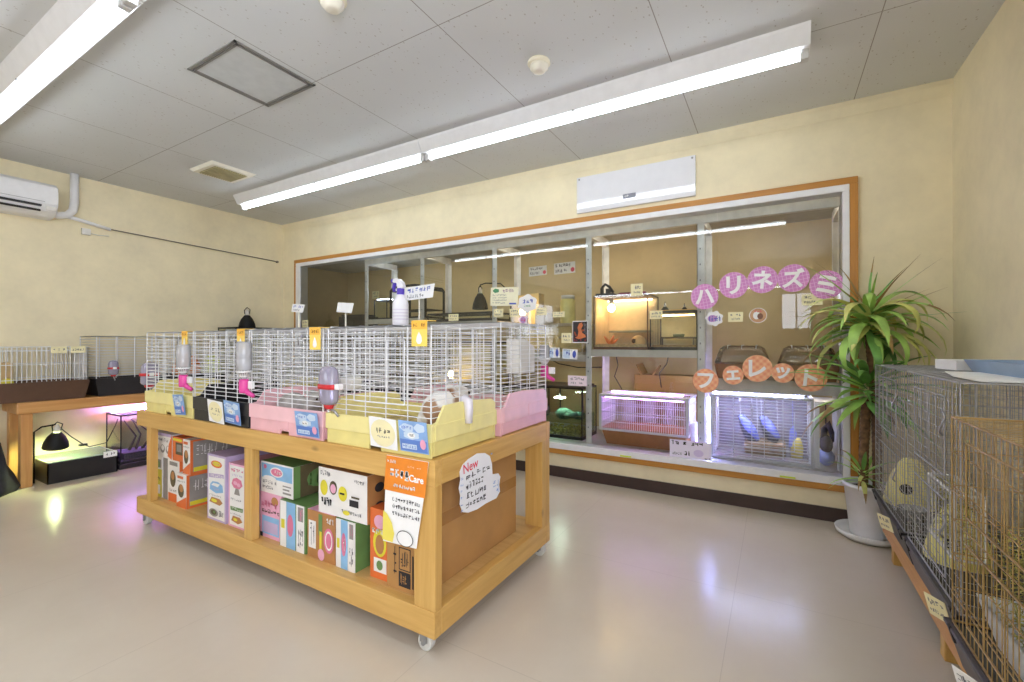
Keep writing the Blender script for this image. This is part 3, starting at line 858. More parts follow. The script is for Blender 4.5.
GRID = plain('black_floor_grid', (60, 58, 58), .6, var=.2, vscale=50)
Ya, Yb, Yc, Yd = 1.218, 1.648, 1.668, 2.128
stand_cage(-3.275, -2.706, Ya, Yb, 'yellow', 'white wire cage with yellow tray at the far left of the front row')
stand_cage(-2.702, -2.174, Ya, Yb, 'black', 'white wire cage with black tray in the front row, between yellow and pink', bed=GRID)
stand_cage(-2.170, -1.628, Ya, Yb, 'pink', 'white wire cage with pink tray in the front row holding a grey rabbit', bed=BEDS)
stand_cage(-1.610, -1.042, Ya, Yb, 'yellow', 'white wire cage with yellow tray at the corner holding the white and brown rabbit', bed=BEDS, bedh=.06)
stand_cage(-3.275, -2.72, Yc, Yd, 'black', 'white wire cage with black tray behind the far left yellow one', 1.19)
stand_cage(-2.71, -2.165, Yc, Yd, 'yellow', 'white wire cage with yellow tray in the back row behind the black one', 1.19)
stand_cage(-2.155, -1.61, Yc, Yd, 'black', 'white wire cage with black tray in the back row behind the grey rabbit', 1.19)
stand_cage(-1.60, -1.032, Yc, Yd, 'pink', 'white wire cage with pink tray at the back right corner of the stand', 1.19, bed=BEDS)
# white latch hanging over the yellow tray side
b = MB(); b.tube([(-1.06, 1.42, .872), (-1.043, 1.42, .882), (-1.03, 1.42, .872), (-1.027, 1.42, .84), (-1.027, 1.42, .79)], [.016, .019, .019, .017, .014], 10)
tag(b.build('cage_clip', plain('pale_lilac_plastic', (226, 222, 232), .4, var=.04)), 'pale rounded clip hooked over the side of the front yellow tray', 'clip')

# ------------------------------------------------------------------ rabbits
def fur(name, stops, scale):
    m = NT(name); v = m.coords()
    c = m.ramp(m.noise(v, scale, 2, .4), stops, 'LINEAR')
    f = m.noise(m.coords((1, 1, 1)), 160, 2)
    c = m.mix(m.math('MULTIPLY', f, .25), c, lin((255, 255, 255)), 'MULTIPLY')
    m.l(c, m.b.inputs['Base Color']); m.b.inputs['Roughness'].default_value = .9
    m.bump(f, .3, .004)
    return m.m
def rabbit(x, y, z, yaw, s, furm, earm, label, lx=1.0):
    t = thing('rabbit', (x, y, z), label, 'rabbit')
    R = Matrix.Rotation(yaw, 3, 'Z'); o = Vector((x, y, z))
    W = lambda p: o + R @ (Vector((p[0] * lx, p[1], p[2])) * s)
    b = MB()
    def bl(p, r, rot=(0, 0, 0)):
        b.ball(W(p), tuple(k * s for k in r), 14, 0, (rot[0], rot[1], rot[2] + yaw))
    bl((-.06, 0, .075), (.095, .07, .075)); bl((.03, 0, .066), (.09, .058, .062)); bl((.10, 0, .085), (.05, .045, .05))
    bl((.145, 0, .118), (.048, .036, .038)); bl((.182, 0, .108), (.022, .022, .02))
    for sy in (-1, 1):
        bl((-.07, .055 * sy, .045), (.06, .025, .045)); bl((-.03, .06 * sy, .012), (.055, .017, .013)); bl((.1, .03 * sy, .022), (.024, .015, .024)); bl((.13, .03 * sy, .01), (.028, .013, .01))
    bl((-.158, 0, .08), (.024, .022, .024))
    for sy in (-1, 1):
        bl((.085, .02 * sy, .15), (.05, .013, .013), (0, .25, 0))
    ob = b.build('body', furm, t)
    rm = ob.modifiers.new('skin', 'REMESH'); rm.mode = 'VOXEL'; rm.voxel_size = .0075 * s; rm.use_smooth_shade = True
    sm = ob.modifiers.new('soft', 'SMOOTH'); sm.factor = .6; sm.iterations = 4
    e = MB()
    for sy in (-1, 1):
        e.ball(W((.155, .033 * sy, .126)), .0065 * s, 8)
    e.build('eye', plain('dark_eye', (24, 18, 18), .12, var=0), t)
    n = MB(); n.ball(W((.203, 0, .112)), .006 * s, 8); n.build('nose', plain('pink_nose', (220, 160, 160), .5, var=0), t)
FUR1 = fur('white_brown_fur', [(.44, (246, 243, 240)), (.50, (244, 240, 236)), (.54, (178, 142, 110)), (.7, (160, 122, 90))], 7)
FUR2 = fur('grey_fur', [(.3, (150, 146, 142)), (.7, (196, 192, 188))], 20)
rabbit(-1.158, 1.45, .751, 1.75, 1.06, FUR1, None, 'white and brown rabbit lying against the side of the corner yellow cage', .8)
rabbit(-1.98, 1.36, .725, .1, .9, FUR2, None, 'grey rabbit resting in the pink tray cage of the front row')
# ------------------------------------------------------------------ things hung on the stand cages
MAG = plain('magenta_plastic', (226, 76, 160), .35, var=.04)
REDP = plain('red_plastic', (206, 44, 52), .35, var=.04)
YTAG = plain('yellow_tag', (255, 216, 104), .6, var=.02); YTAG2 = plain('orange_tag_print', (250, 190, 74), .6, var=.02)
BLUC = plain('blue_card', (142, 180, 230), .5, var=.08); BLUD = plain('deep_blue_print', (96, 134, 210), .5, var=.05)
PALEB = plain('pale_blue_print', (206, 224, 244), .5, var=.03); PINKPR = plain('pink_print', (240, 170, 196), .5, var=.03)

def flat_bottle(x, y, z, w, h, label, ax='x', tilt=0.0):
    """rounded flat drinking bottle with a red band and cap, long axis up; ax = wide axis"""
    t = thing('water_bottle', (x, y, z), label, 'water bottle')
    dx, dy = (w / 2, .026) if ax == 'x' else (.026, w / 2)
    def ring(hh, k):
        pts = []
        for i in range(20):
            a = 2 * PI * i / 20
            ca, sa = math.cos(a), math.sin(a)
            pts.append((x + k * dx * (abs(ca) ** .7) * (1 if ca > 0 else -1) + tilt * hh, y + k * dy * (abs(sa) ** .7) * (1 if sa > 0 else -1), z + hh))
        return pts
    def loft(b, prof, m=0):
        vs = []
        for hh, k in prof:
            vs += ring(hh, k)
        n = 20
        fs = [(i * n + j, i * n + (j + 1) % n, (i + 1) * n + (j + 1) % n, (i + 1) * n + j) for i in range(len(prof) - 1) for j in range(n)]
        fs += [tuple(reversed(range(n))), tuple((len(prof) - 1) * n + j for j in range(n))]
        return b.add(vs, fs, m, True)
    q = lambda a: a * h
    loft(MB(), [(q(.1), .55), (q(.14), .8), (q(.22), .95), (q(.5), 1), (q(.8), .97), (q(.92), .85), (q(.98), .6), (q(1), .3)]).build('bottle', LILACP, t)
    loft(MB(), [(q(.47), 1.06), (q(.47), 1.09), (q(.58), 1.09), (q(.58), 1.06)]).build('band', REDP, t)
    b = MB(); loft(b, [(q(0), .3), (q(.02), .45), (q(.12), .55), (q(.13), .5)]).build('cap', REDP, t)
    b = MB(); b.tube([(x, y, z + q(.04)), (x + .02, y + (.0 if ax == 'y' else .015), z - .012), (x + .035, y + (.02 if ax == 'x' else 0), z - .03)], .005, 6).build('spout', STEEL, t)
    MB().box(x + (dx + .002 if ax == 'x' else .022), x + (dx + .026 if ax == 'x' else .04), y - .012, y + .012, z + q(.47), z + q(.6)).build('clip', WHITE, t, bevel=.002)
def cap_bottle(x, y, z, label, r=.034, h=.15, dirx=1):
    t = thing('water_bottle', (x, y, z - .09), label, 'water bottle')
    MB().lathe((x, y, z), [(.012, -.012), (.016, 0), (r, .03), (r, h * .45), (r * .94, h * .5), (r, h * .55), (r, h - .012), (r * .8, h), (0, h)], 20).build('bottle', CLEARP, t)
    MB().lathe((x, y, z), [(.03, .02), (.034, .03), (.014, -.004), (.012, -.012), (.02, -.008)], 16).build('collar', WHITE, t)
    MB().lathe((x, y, z - .075), [(.0, 0), (.019, 0), (.021, .01), (.021, .055), (.018, .064), (0, .064)], 18).build('cap', MAG, t)
    MB().tube([(x, y, z - .055), (x + .02 * dirx, y + .006, z - .072), (x + .05 * dirx, y + .018, z - .09)], [.013, .012, .009], 8).build('nozzle', MAG, t)
    MB().box(x + .022 * dirx, x + .055 * dirx, y + .005, y + .02, z - .055, z - .02).build('holder', WHITE, t, bevel=.002)
flat_bottle(-3.335, 1.262, .825, .095, .155, 'red banded clear water bottle on the outer left side of the far left yellow cage', 'y', .12)
flat_bottle(-1.548, 1.186, .835, .092, .172, 'red banded lilac water bottle between the pink cage and the corner yellow cage')
cap_bottle(-2.712, 1.178, .942, 'clear bottle with magenta cap hung between the yellow and black trays')
cap_bottle(-2.14, 1.178, .942, 'clear bottle with magenta cap hung between the black and pink trays', h=.165)
cap_bottle(-1.07, 2.168, .99, 'clear bottle with magenta cap at the back of the pink corner cage', r=.028, h=.1)
# hay feeder in the pink corner cage
b = MB(); b.prism([(1.87, .95), (2.03, .95), (2.03, 1.08), (1.93, 1.12), (1.87, 1.12)], (-1.13, 0, 0), (0, 1, 0), (0, 0, 1), (.075, 0, 0))
t = tag(b.build('hay_feeder', OFFW, bevel=.006), 'white box hay feeder in the pink corner cage', 'feeder')
MB().box(-1.598, -1.535, 1.28, 1.345, .905, .955).build('x', OFFW, bevel=.006).name = 'food_dish'
tag(bpy.data.objects['food_dish'], 'small white square food dish hung on the left wires of the corner yellow cage', 'food dish')

def price_tag(x, z0, z1, w, label):
    b = MB(); y = 1.204
    b.prism([(x - w / 2, z0), (x + w / 2, z0), (x + w / 2, z1), (x - w / 2, z1)], (0, y, 0), (1, 0, 0), (0, 0, 1), (0, .002, 0), 0)
    F = Face(b, (x - w / 2, y, z0), (1, 0, 0), (0, 0, 1), w, z1 - z0)
    F.rect(0, .68, 1, 1, 1).scrawl(.1, .74, .9, .92, 2, 5).poly([(.32, .2), (.42, .1), (.6, .1), (.7, .2), (.66, .38), (.5, .58), (.36, .38)], 3)
    b.prism([(x - w / 2, z1), (x + w / 2, z1), (x + w / 2, z1 + .002), (x - w / 2, z1 + .002)], (0, y, 0), (1, 0, 0), (0, 0, 1), (0, .05, 0), 0)
    tag(b.build('price_tag', [YTAG, YTAG2, plain('tag_brown_print', (150, 100, 40), .7, var=0), PAPER]), label, 'tag', 'yellow tags on the cage tops')
price_tag(-2.762, 1.082, 1.162, .06, 'yellow hanging tag with white drop on the far left yellow tray cage')
price_tag(-2.215, 1.07, 1.166, .064, 'yellow hanging tag with white drop on the black tray cage')
price_tag(-1.66, 1.072, 1.164, .07, 'yellow hanging tag with white drop on the cage of the grey rabbit')
price_tag(-1.086, 1.088, 1.178, .072, 'yellow hanging tag with white drop on the corner yellow cage')

def card(x0, x1, z0, z1, kind, label, rot=0.0, y=1.217):
    w, h = x1 - x0, z1 - z0; cx, cz = (x0 + x1) / 2, (z0 + z1) / 2
    u = Vector((math.cos(rot), 0, math.sin(rot))); v = Vector((-math.sin(rot), -.12, math.cos(rot))).normalized()
    o = Vector((cx, y - .012, cz)) - u * (w / 2) - v * (h / 2)
    b = MB(); b.prism([(0, 0), (w, 0), (w, h), (0, h)], o, u, v, u.cross(v) * -.0015, 0 if kind == 'blue' else 3)
    F = Face(b, o, u, v, w, h)
    if kind == 'blue':
        F.rect(.03, .03, .97, .4, 1).flower(.3, .78, .26, .14, 2, 5).flower(.75, .8, .2, .15, 2, 5).flower(.45, .55, .3, .14, 2, 6).disc(.45, .55, .14, .09, 3).disc(.84, .3, .1, .16, 4)
        F.rect(.1, .1, .62, .26, 2).scrawl(.12, .12, .6, .24, 1, 6).scrawl(.34, .5, .56, .6, 5, 2).scrawl(.1, .72, .5, .86, 1, 4)
    else:
        F.disc(.5, .5, .45, .45, 6, 28).scrawl(.2, .48, .8, .68, 5, 4, thick=.1).scrawl(.28, .34, .76, .42, 7, 6)
    tag(b.build('price_card', [BLUC, BLUD, PALEB, PAPER, PINKPR, INK, CREAM, GREYINK]), label, 'card', 'cards on the cage trays')
card(-2.88, -2.765, .705, .818, 'blue', 'blue card on the far left yellow tray', .06)
card(-2.515, -2.372, .695, .81, 'cream', 'cream card on the black tray, left of its blue neighbour', -.06)
card(-2.362, -2.222, .703, .815, 'blue', 'blue card on the black tray', -.06)
card(-1.79, -1.64, .702, .808, 'blue', 'blue card on the pink tray under the grey rabbit', 0)
card(-1.335, -1.195, .706, .822, 'cream', 'cream card with a round pale yellow emblem on the corner yellow tray', -.03)
card(-1.182, -1.048, .708, .822, 'blue', 'blue card at the right front corner of the corner yellow tray', 0)

# spray bottle and little signs on top of the back cages
sx, sy, sz = -1.757, 1.8, 1.194
t = thing('spray_bottle', (sx, sy, sz), 'white spray bottle with violet trigger standing on the cages', 'spray bottle')
MB().lathe((sx, sy, sz), [(0, 0), (.04, 0), (.043, .006), (.043, .115), (.04, .128), (.026, .15), (.018, .17), (.018, .178), (0, .178)], 24).build('bottle', plain('spray_white', (240, 238, 244), .35, var=.02), t)
b = MB(); F = Face(b, (sx - .025, sy - .0435, sz + .03), (1, 0, 0), (0, 0, 1), .05, .07)
b2 = MB()
for k in range(4):
    b2.lathe((sx, sy, sz + .03 + .017 * k), [(.0433, 0), (.0436, .001), (.0436, .006), (.0433, .007)], 24)
b2.build('label_lines', plain('pale_lilac_print', (222, 216, 230), .5, var=0), t)
VIO = plain('violet_plastic', (84, 62, 184), .35, var=.04)
MB().lathe((sx, sy, sz + .168), [(0, 0), (.02, 0), (.021, .004), (.021, .03), (.018, .034), (0, .034)], 20).build('collar', VIO, t)
b = MB(); b.prism([(-.014, 0), (.022, 0), (.03, .012), (.02, .035), (.0, .052), (-.03, .058), (-.05, .056), (-.05, .036), (-.022, .032)], (sx, sy - .012, sz + .2), (1, 0, 0), (0, 0, 1), (0, .024, 0))
b.build('head', plain('spray_head_white', (236, 234, 240), .35, var=.02), t, bevel=.004)
b = MB(); b.prism([(-.03, .034), (-.05, .034), (-.056, .01), (-.05, -.014), (-.042, -.014), (-.044, .01), (-.034, .024)], (sx, sy - .008, sz + .2), (1, 0, 0), (0, 0, 1), (0, .016, 0))
b.build('trigger', VIO, t, bevel=.002)
MB().cyl((sx - .062, sy, sz + .246), (sx - .049, sy, sz + .246), .012, n=12).build('nozzle', VIO, t)

def pop_sign(x, y, w, h, zc, label, lines=1, rot=-.08):
    t = thing('sign_stand', (x, y, 1.194), label, 'sign', 'little price signs on the cages')
    b = MB(); b.lathe((x, y, 1.194), [(0, 0), (.022, 0), (.02, .006), (.005, .01), (.004, zc - h / 2 - 1.194 + .01)], 14)
    b.build('stem', plain('cream_plastic', (240, 236, 220), .45, var=.03), t)
    u = Vector((math.cos(rot), 0, math.sin(rot))); v = Vector((-math.sin(rot), .15, math.cos(rot))).normalized()
    o = Vector((x, y - .008, zc)) - u * (w / 2) - v * (h / 2)
    b = MB(); b.prism([(0, 0), (w, 0), (w * 1.04, h), (0, h)], o, u, v, u.cross(v) * -.002, 0)
    F = Face(b, o, u, v, w, h)
    if lines:
        F.scrawl(.1, .52, .92, .88, 1, 6).scrawl(.1, .12, .7, .4, 2, 7)
    b.build('card', [PAPER, BLUEINK, GREYINK], t)
pop_sign(-2.79, 1.9, .125, .055, 1.335, 'small sign card with blue print on a stem, leftmost on the cage tops')
pop_sign(-2.32, 1.9, .14, .062, 1.32, 'blank white sign card on a stem between the window edge and the spray bottle', 0)
pop_sign(-1.74, 1.93, .215, .078, 1.385, 'wide sign card with grey print directly right of the spray bottle', 1, .05)

# ------------------------------------------------------------------ left counter with tanks and cages
t = thing('side_counter', (-5.09, 2.1, 0), 'pale wooden counter along the left wall', 'table')
MB().box(-5.285, -4.9, 1.03, 3.3, .56, .65).build('tabletop', TABW, t, bevel=.012)
for y in (1.055, 2.23, 3.2):
    MB().box(-4.98, -4.912, y, y + .065, 0, .56).build('leg', TABWZ, t, bevel=.004)
    MB().box(-5.27, -5.21, y, y + .065, 0, .56).build('leg', TABWZ, t, bevel=.004)

BRNT = plain('dark_brown_tray', (92, 66, 50), .45, var=.06)
def wall_cage(y0, y1, zt, traym, label, vertical=True, zb=.652, ztray=.80):
    x0, x1 = -5.27, -4.885
    t = thing('pet_cage', ((x0 + x1) / 2, (y0 + y1) / 2, zb), label, 'pet cage', 'cages on the left counter')
    b = MB(); w = .01
    outer0 = (x0 + .015, x1 - .015, y0 + .03, y1 - .03); outer1 = (x0, x1, y0, y1)
    b.frustum(outer0, outer1, zb, ztray, 0, True)
    i0 = (x0 + .026, x1 - .026, y0 + .04, y1 - .04); i1 = (x0 + w, x1 - w, y0 + w, y1 - w)
    b.frustum(i0, i1, zb + .012, ztray, 0, True)
    for r0 in ((x0, x1, y0, y0 + w), (x0, x1, y1 - w, y1), (x0, x0 + w, y0, y1), (x1 - w, x1, y0, y1)):
        b.box(*r0, ztray - .014, ztray, 0)
    b.build('base_tray', traym, t)
    b = MB(); r = .0028; X0, X1, Y0, Y1 = x0 + .012, x1 - .012, y0 + .012, y1 - .012
    if vertical:
        n = int((Y1 - Y0) / .026)
        for i in range(n + 1):
            y = Y0 + (Y1 - Y0) * i / n
            for x in (X0, X1):
                b.wire((x, y, ztray - .01), (x, y, zt), r)
            b.wire((X0, y, zt), (X1, y, zt), r)
        for z in (ztray + .02, (ztray + zt) / 2, zt - .03, zt):
            for x in (X0, X1):
                b.wire((x, Y0, z), (x, Y1, z), r * 1.3)
        n = int((X1 - X0) / .026)
        for i in range(n + 1):
            x = X0 + (X1 - X0) * i / n
            for y in (Y0, Y1):
                b.wire((x, y, ztray - .01), (x, y, zt), r)
    else:
        n = int((zt - ztray) / .024)
        for i in range(n + 1):
            z = zt - i * .024
            for x in (X0, X1):
                b.wire((x, Y0, z), (x, Y1, z), r)
            for y in (Y0, Y1):
                b.wire((X0, y, z), (X1, y, z), r)
        for i in range(5):
            y = Y0 + (Y1 - Y0) * i / 4
            for x in (X0, X1):
                b.wire((x, y, ztray - .01), (x, y, zt), r * 1.4)
            b.wire((X0, y, zt), (X1, y, zt), r)
        for i in range(12):
            x = X0 + (X1 - X0) * i / 11
            b.wire((x, Y0, zt), (x, Y1, zt), r)
    b.build('wire_body', WWIRE, t, recalc=False)
wall_cage(.72, 1.445, 1.068, BRNT, 'low white barred cage with brown tray at the left photo edge')
wall_cage(1.475, 2.02, 1.155, TRAY['black'], 'white wire cage with black tray on the left counter beside the brown one', False)
wall_cage(2.04, 2.56, 1.15, TRAY['black'], 'white wire cage with black tray on the left counter behind the stand', False)
for y, lab in ((1.255, 'cream label card on the brown tray cage, left one'), (1.368, 'cream label card on the brown tray cage, right one')):
    b = MB(); b.box(-4.884, -4.881, y - .045, y + .045, 1.02, 1.072, 0)
    Face(b, (-4.881, y - .045, 1.02), (0, 1, 0), (0, 0, 1), .09, .052).scrawl(.1, .3, .9, .7, 1, 5)
    tag(b.build('label_card', [CREAM, GREYINK]), lab, 'card', 'cream cards on the left counter cages')
b = MB(); b.box(-5.12, -5.0, .94, 1.03, .68, .95); tag(b.build('nest_box', plain('plywood_nest', (206, 176, 128), .7, var=.05)), 'small plywood nest box inside the brown tray cage', 'nest box')
b = MB(); b.ball((-4.94, .99, .80), .036, 14); tag(b.build('toy_ball', plain('yellow_toy', (226, 216, 60), .4, var=.05)), 'yellow ball inside the brown tray cage', 'ball')
flat_bottle(-4.855, 1.585, .815, .07, .135, 'red banded water bottle on the black tray cage of the left counter', 'y')
t = thing('fleece_bed', (-5.05, 2.22, .665), 'orange fleece bed lit warm inside the rear cage on the left counter', 'pet bed')
b = MB(); b.ball((-5.05, 2.22, .83), (.11, .12, .165), 16); b.build('cushion', plain('orange_fleece', (240, 150, 84), .9, var=.08, vscale=40), t)  # warm orange glow put into the colour of an added shape
b = MB(); b.ball((-5.05, 2.45, .825), (.1, .09, .16), 16); tag(b.build('hide_ball', plain('lime_plastic', (214, 226, 96), .45, var=.05)), 'lime green round hide inside the rear cage on the left counter', 'pet hide')  # added shape, its lime colour stands for yellow green light

def terrarium(x0, x1, y0, y1, z0, z1, label, group=None, frame=.014, cat='glass tank', lid=True, framem=None, tint=None):
    framem = framem or BLACKP
    t = thing('glass_tank', ((x0 + x1) / 2, (y0 + y1) / 2, z0), label, cat, group)
    b = MB(); e = frame
    b.box(x0, x1, y0, y1, z0, z0 + e * 1.8)
    b.build('base', framem, t, bevel=.002)
    b = MB()
    if lid:
        b.box(x0, x1, y0, y0 + e, z1 - e, z1).box(x0, x1, y1 - e, y1, z1 - e, z1).box(x0, x0 + e, y0, y1, z1 - e, z1).box(x1 - e, x1, y0, y1, z1 - e, z1)
        n = 10
        for i in range(1, n):
            x = x0 + (x1 - x0) * i / n
            b.box(x - .002, x + .002, y0, y1, z1 - e * .6, z1 - e * .3)
        for i in range(1, 8):
            y = y0 + (y1 - y0) * i / 8
            b.box(x0, x1, y - .002, y + .002, z1 - e * .6, z1 - e * .3)
        b.build('mesh_lid', framem, t)
    s = .004
    for x in (x0 + s, x1 - s):
        for y in (y0 + s, y1 - s):
            MB().box(x - s, x + s, y - s, y + s, z0 + e * 1.8, z1 - e).build('corner_strip', framem, t)
    b = MB(); zz0, zz1 = z0 + e * 1.8, z1 - (e if lid else 0); q = .003
    b.add([(x0 + q, y0 + q, zz0), (x1 - q, y0 + q, zz0), (x1 - q, y0 + q, zz1), (x0 + q, y0 + q, zz1)], [(0, 1, 2, 3)])
    b.add([(x0 + q, y1 - q, zz0), (x1 - q, y1 - q, zz0), (x1 - q, y1 - q, zz1), (x0 + q, y1 - q, zz1)], [(0, 1, 2, 3)])
    b.add([(x0 + q, y0 + q, zz0), (x0 + q, y1 - q, zz0), (x0 + q, y1 - q, zz1), (x0 + q, y0 + q, zz1)], [(0, 1, 2, 3)])
    b.add([(x1 - q, y0 + q, zz0), (x1 - q, y1 - q, zz0), (x1 - q, y1 - q, zz1), (x1 - q, y0 + q, zz1)], [(0, 1, 2, 3)])
    b.build('glass_wall', tint or TANKG, t, recalc=False)
    return t
terrarium(-5.27, -4.92, 2.62, 3.26, .652, 1.27, 'tall black framed glass tank on the far end of the left counter')
BULB = emit('warm_bulb_glow', (255, 226, 178), 18.0)
def dome_lamp(x, y, z, s, label, arm=None, glow=None, tilt=0.0, group=None, tall=1.35, bulb_h=.035):
    """black reptile heat lamp: bell shade with opening down at z, ceramic socket and cord cap"""
    t = thing('dome_lamp', (x, y, z), label, 'lamp', group)
    b = MB(); P = [(.075, 0), (.076, .004), (.07, .03), (.052, .062), (.032, .082), (.024, .09), (.022, .088), (.03, .078), (.05, .058), (.067, .028), (.073, .004), (.075, 0)]
    ax = (math.sin(tilt), 0, math.cos(tilt))
    b.lathe((x, y, z), [(r * s, h * s * tall) for r, h in P], 28, axis=ax).build('shade', BLACKM, t)
    A = Vector(ax)
    c = Vector((x, y, z)) + A * (.088 * s * (tall - 1))
    b = MB(); b.lathe(c, [(0, .088 * s), (.02 * s, .088 * s), (.02 * s, .12 * s), (.014 * s, .135 * s), (.008 * s, .15 * s), (0, .15 * s)], 16, axis=ax).build('socket', plain('ceramic_socket', (206, 202, 194), .4, var=.05), t)
    b = MB(); b.tube([c + A * (.1 * s) + Vector((0, .022 * s, 0)), c + A * (.15 * s) + Vector((0, .03 * s, 0)), c + A * (.17 * s), c + A * (.14 * s) - Vector((0, .028 * s, 0)), c + A * (.1 * s) - Vector((0, .022 * s, 0))], .004 * s, 6).build('hanger', BLACKM, t)
    if glow:
        MB().ball(c + A * (bulb_h * s), .026 * s, 14).build('bulb', glow, t)
    if arm:
        MB().tube(arm, .006, 8).build('arm', BLACKM, t)
    return t
dome_lamp(-5.08, 2.83, 1.274, 1.1, 'black dome lamp standing on the tall tank at the far end of the left counter')

# below the counter
t = thing('shallow_tank', (-5.045, 1.42, 0), 'low black box tank with glass lid on the floor under the counter', 'tank')
b = MB(); x0, x1, y0, y1, h = -5.26, -4.87, 1.19, 1.62, .165
b.box(x0, x1, y0, y1, 0, .01).box(x0, x0 + .008, y0, y1, .01, h).box(x1 - .008, x1, y0, y1, .01, h).box(x0, x1, y0, y0 + .008, .01, h).box(x0, x1, y1 - .008, y1, .01, h)
b.build('walls', BLACKP, t)
b = MB(); b.box(x0 + .001, x1 - .001, y0 + .001, y1 - .001, h, h + .004); b.build('glass_lid', plain('green_tint_glass', (72, 104, 98), .06, var=.02), t)
b = MB()
b.box(x0 - .002, x1 + .002, y0 - .002, y0 + .003, h - .003, h + .006).box(x0 - .002, x1 + .002, y1 - .003, y1 + .002, h - .003, h + .006).box(x0 - .002, x0 + .003, y0, y1, h - .003, h + .006).box(x1 - .003, x1 + .002, y0, y1, h - .003, h + .006)
b.build('rim', plain('pale_green_rim', (186, 206, 180), .3, var=.03), t)
b = MB(); b.box(-4.866, -4.864, 1.525, 1.615, .135, .185, 0); Face(b, (-4.864, 1.525, .135), (0, 1, 0), (0, 0, 1), .09, .05).scrawl(.12, .3, .9, .75, 1, 4)
tag(b.build('label_card', [PAPER, INK]), 'white label card on the low black box tank', 'card')
GREENG = emit('cool_green_bulb_glow', (232, 250, 170), 260.0)
dome_lamp(-4.99, 1.265, .262, 1.05, 'black dome lamp hung over the low black tank under the counter', [(-5.02, 1.15, 0), (-5.02, 1.15, .40), (-5.01, 1.19, .435), (-4.99, 1.265, .445), (-4.99, 1.275, .43)], GREENG, .2, bulb_h=-.012)
b = MB(); b.tube([(-4.99, 1.28, .43), (-5.0, 1.36, .33), (-5.02, 1.44, .25), (-5.08, 1.5, .21), (-5.1, 1.62, .22), (-5.1, 1.68, .36), (-5.1, 1.7, .42)], .004, 6)
b.box(-5.05, -5.02, 1.42, 1.47, .235, .25)
tag(b.build('lamp_cable', BLACKP), 'black cord with inline switch drooping from the dome lamp under the counter', 'cord')
t = terrarium(-5.24, -4.93, 1.66, 2.2, .04, .47, 'glass tank glowing purple under the left counter')
PURP = emit('purple_led_glow', (188, 146, 255), 75.0)
MB().box(-5.19, -5.15, 1.68, 2.1, .474, .484).build('led_strip', PURP, t)
MB().box(-5.2, -4.97, 1.7, 2.12, .068, .12).build('substrate', plain('dark_gravel', (70, 66, 80), .9, var=.3, vscale=80), t)
b = MB()
for k in range(7):
    rg = random.Random(k); y = 1.78 + .05 * k
    b.tube([(-5.1, y, .12), (-5.08 + rg.uniform(-.05, .05), y + rg.uniform(-.06, .06), .25), (-5.06 + rg.uniform(-.05, .05), y + rg.uniform(-.1, .1), .4)], [.012, .008, .004], 6)
b.build('branch', plain('dark_branch', (96, 80, 84), .8, var=.2), t)
MB().box(-5.25, -4.9, 1.645, 2.195, 0, .04).build('x', BLACKP, bevel=.004).name = 'plinth'
tag(bpy.data.objects['plinth'], 'low black plinth under the purple glowing tank', 'plinth')
# dark fabric bag at the left photo edge
b = MB(); prof = [(.0, .0), (.19, .0), (.2, .03), (.17, .12), (.13, .25), (.1, .36), (.07, .44), (.03, .49), (0, .5)]
b.lathe((-4.94, .845, 0), [(r, h) for r, h in prof], 28)
rg = random.Random(3)
b.v = [(p[0] * 1 + .012 * math.sin(p[2] * 31 + p[1] * 23), p[1] + .014 * math.sin(p[2] * 23 + p[0] * 37), p[2]) for p in b.v]
t = tag(b.build('cloth_bag', plain('navy_fabric', (40, 40, 52), .9, var=.15, vscale=30)), 'dark navy fabric bag slumped on the floor at the left photo edge', 'bag')
# ------------------------------------------------------------------ right wall: low bench with tall wire cages
t = thing('low_bench', (.665, 2.0, 0), 'low pale wooden bench under the row of tall cages on the right', 'bench')
MB().box(.484, .514, .95, 3.05, .105, .2).build('front_rail', TABW, t, bevel=.003)
MB().box(.8, .832, .95, 3.05, .115, .2).build('back_rail', TABW, t, bevel=.003)
for k in range(5):
    y = 1.0 + k * .5
    MB().box(.514, .8, y - .045, y + .045, .16, .2).build('slat', PINEX, t, bevel=.003)
for y in (1.25, 2.10, 2.88):
    MB().box(.5, .55, y, y + .05, 0, .16).build('leg', PINEZ, t, bevel=.003)
    MB().box(.785, .835, y, y + .05, 0, .115).build('leg', PINEZ, t, bevel=.003)
GTRAY = plain('charcoal_tray_plastic', (74, 72, 78), .4, var=.08)
GT2 = plain('black_tray_smooth', (48, 46, 50), .38, var=.08)
HAY = plain('green_hay', (178, 170, 98), .95, var=.4, vscale=90)
def hay_blob(name, c, r, parent=None, seed=0, n=260):
    rg = random.Random(seed); b = MB()
    for i in range(n):
        p = Vector((c[0] + rg.uniform(-r[0], r[0]), c[1] + rg.uniform(-r[1], r[1]), c[2] + rg.uniform(-r[2], r[2])))
        d = Vector((rg.uniform(-1, 1), rg.uniform(-1, 1), rg.uniform(-.6, .6))).normalized() * rg.uniform(.02, .05)
        q = p + d; lim = lambda a, i: min(max(a, c[i] - r[i]), c[i] + r[i])
        q = Vector([lim(q[i], i) for i in range(3)])
        if (q - p).length > .008:
            b.cyl(p, q, .0013, n=3, cap=False)
    return b.build(name, [HAY], parent, recalc=False)
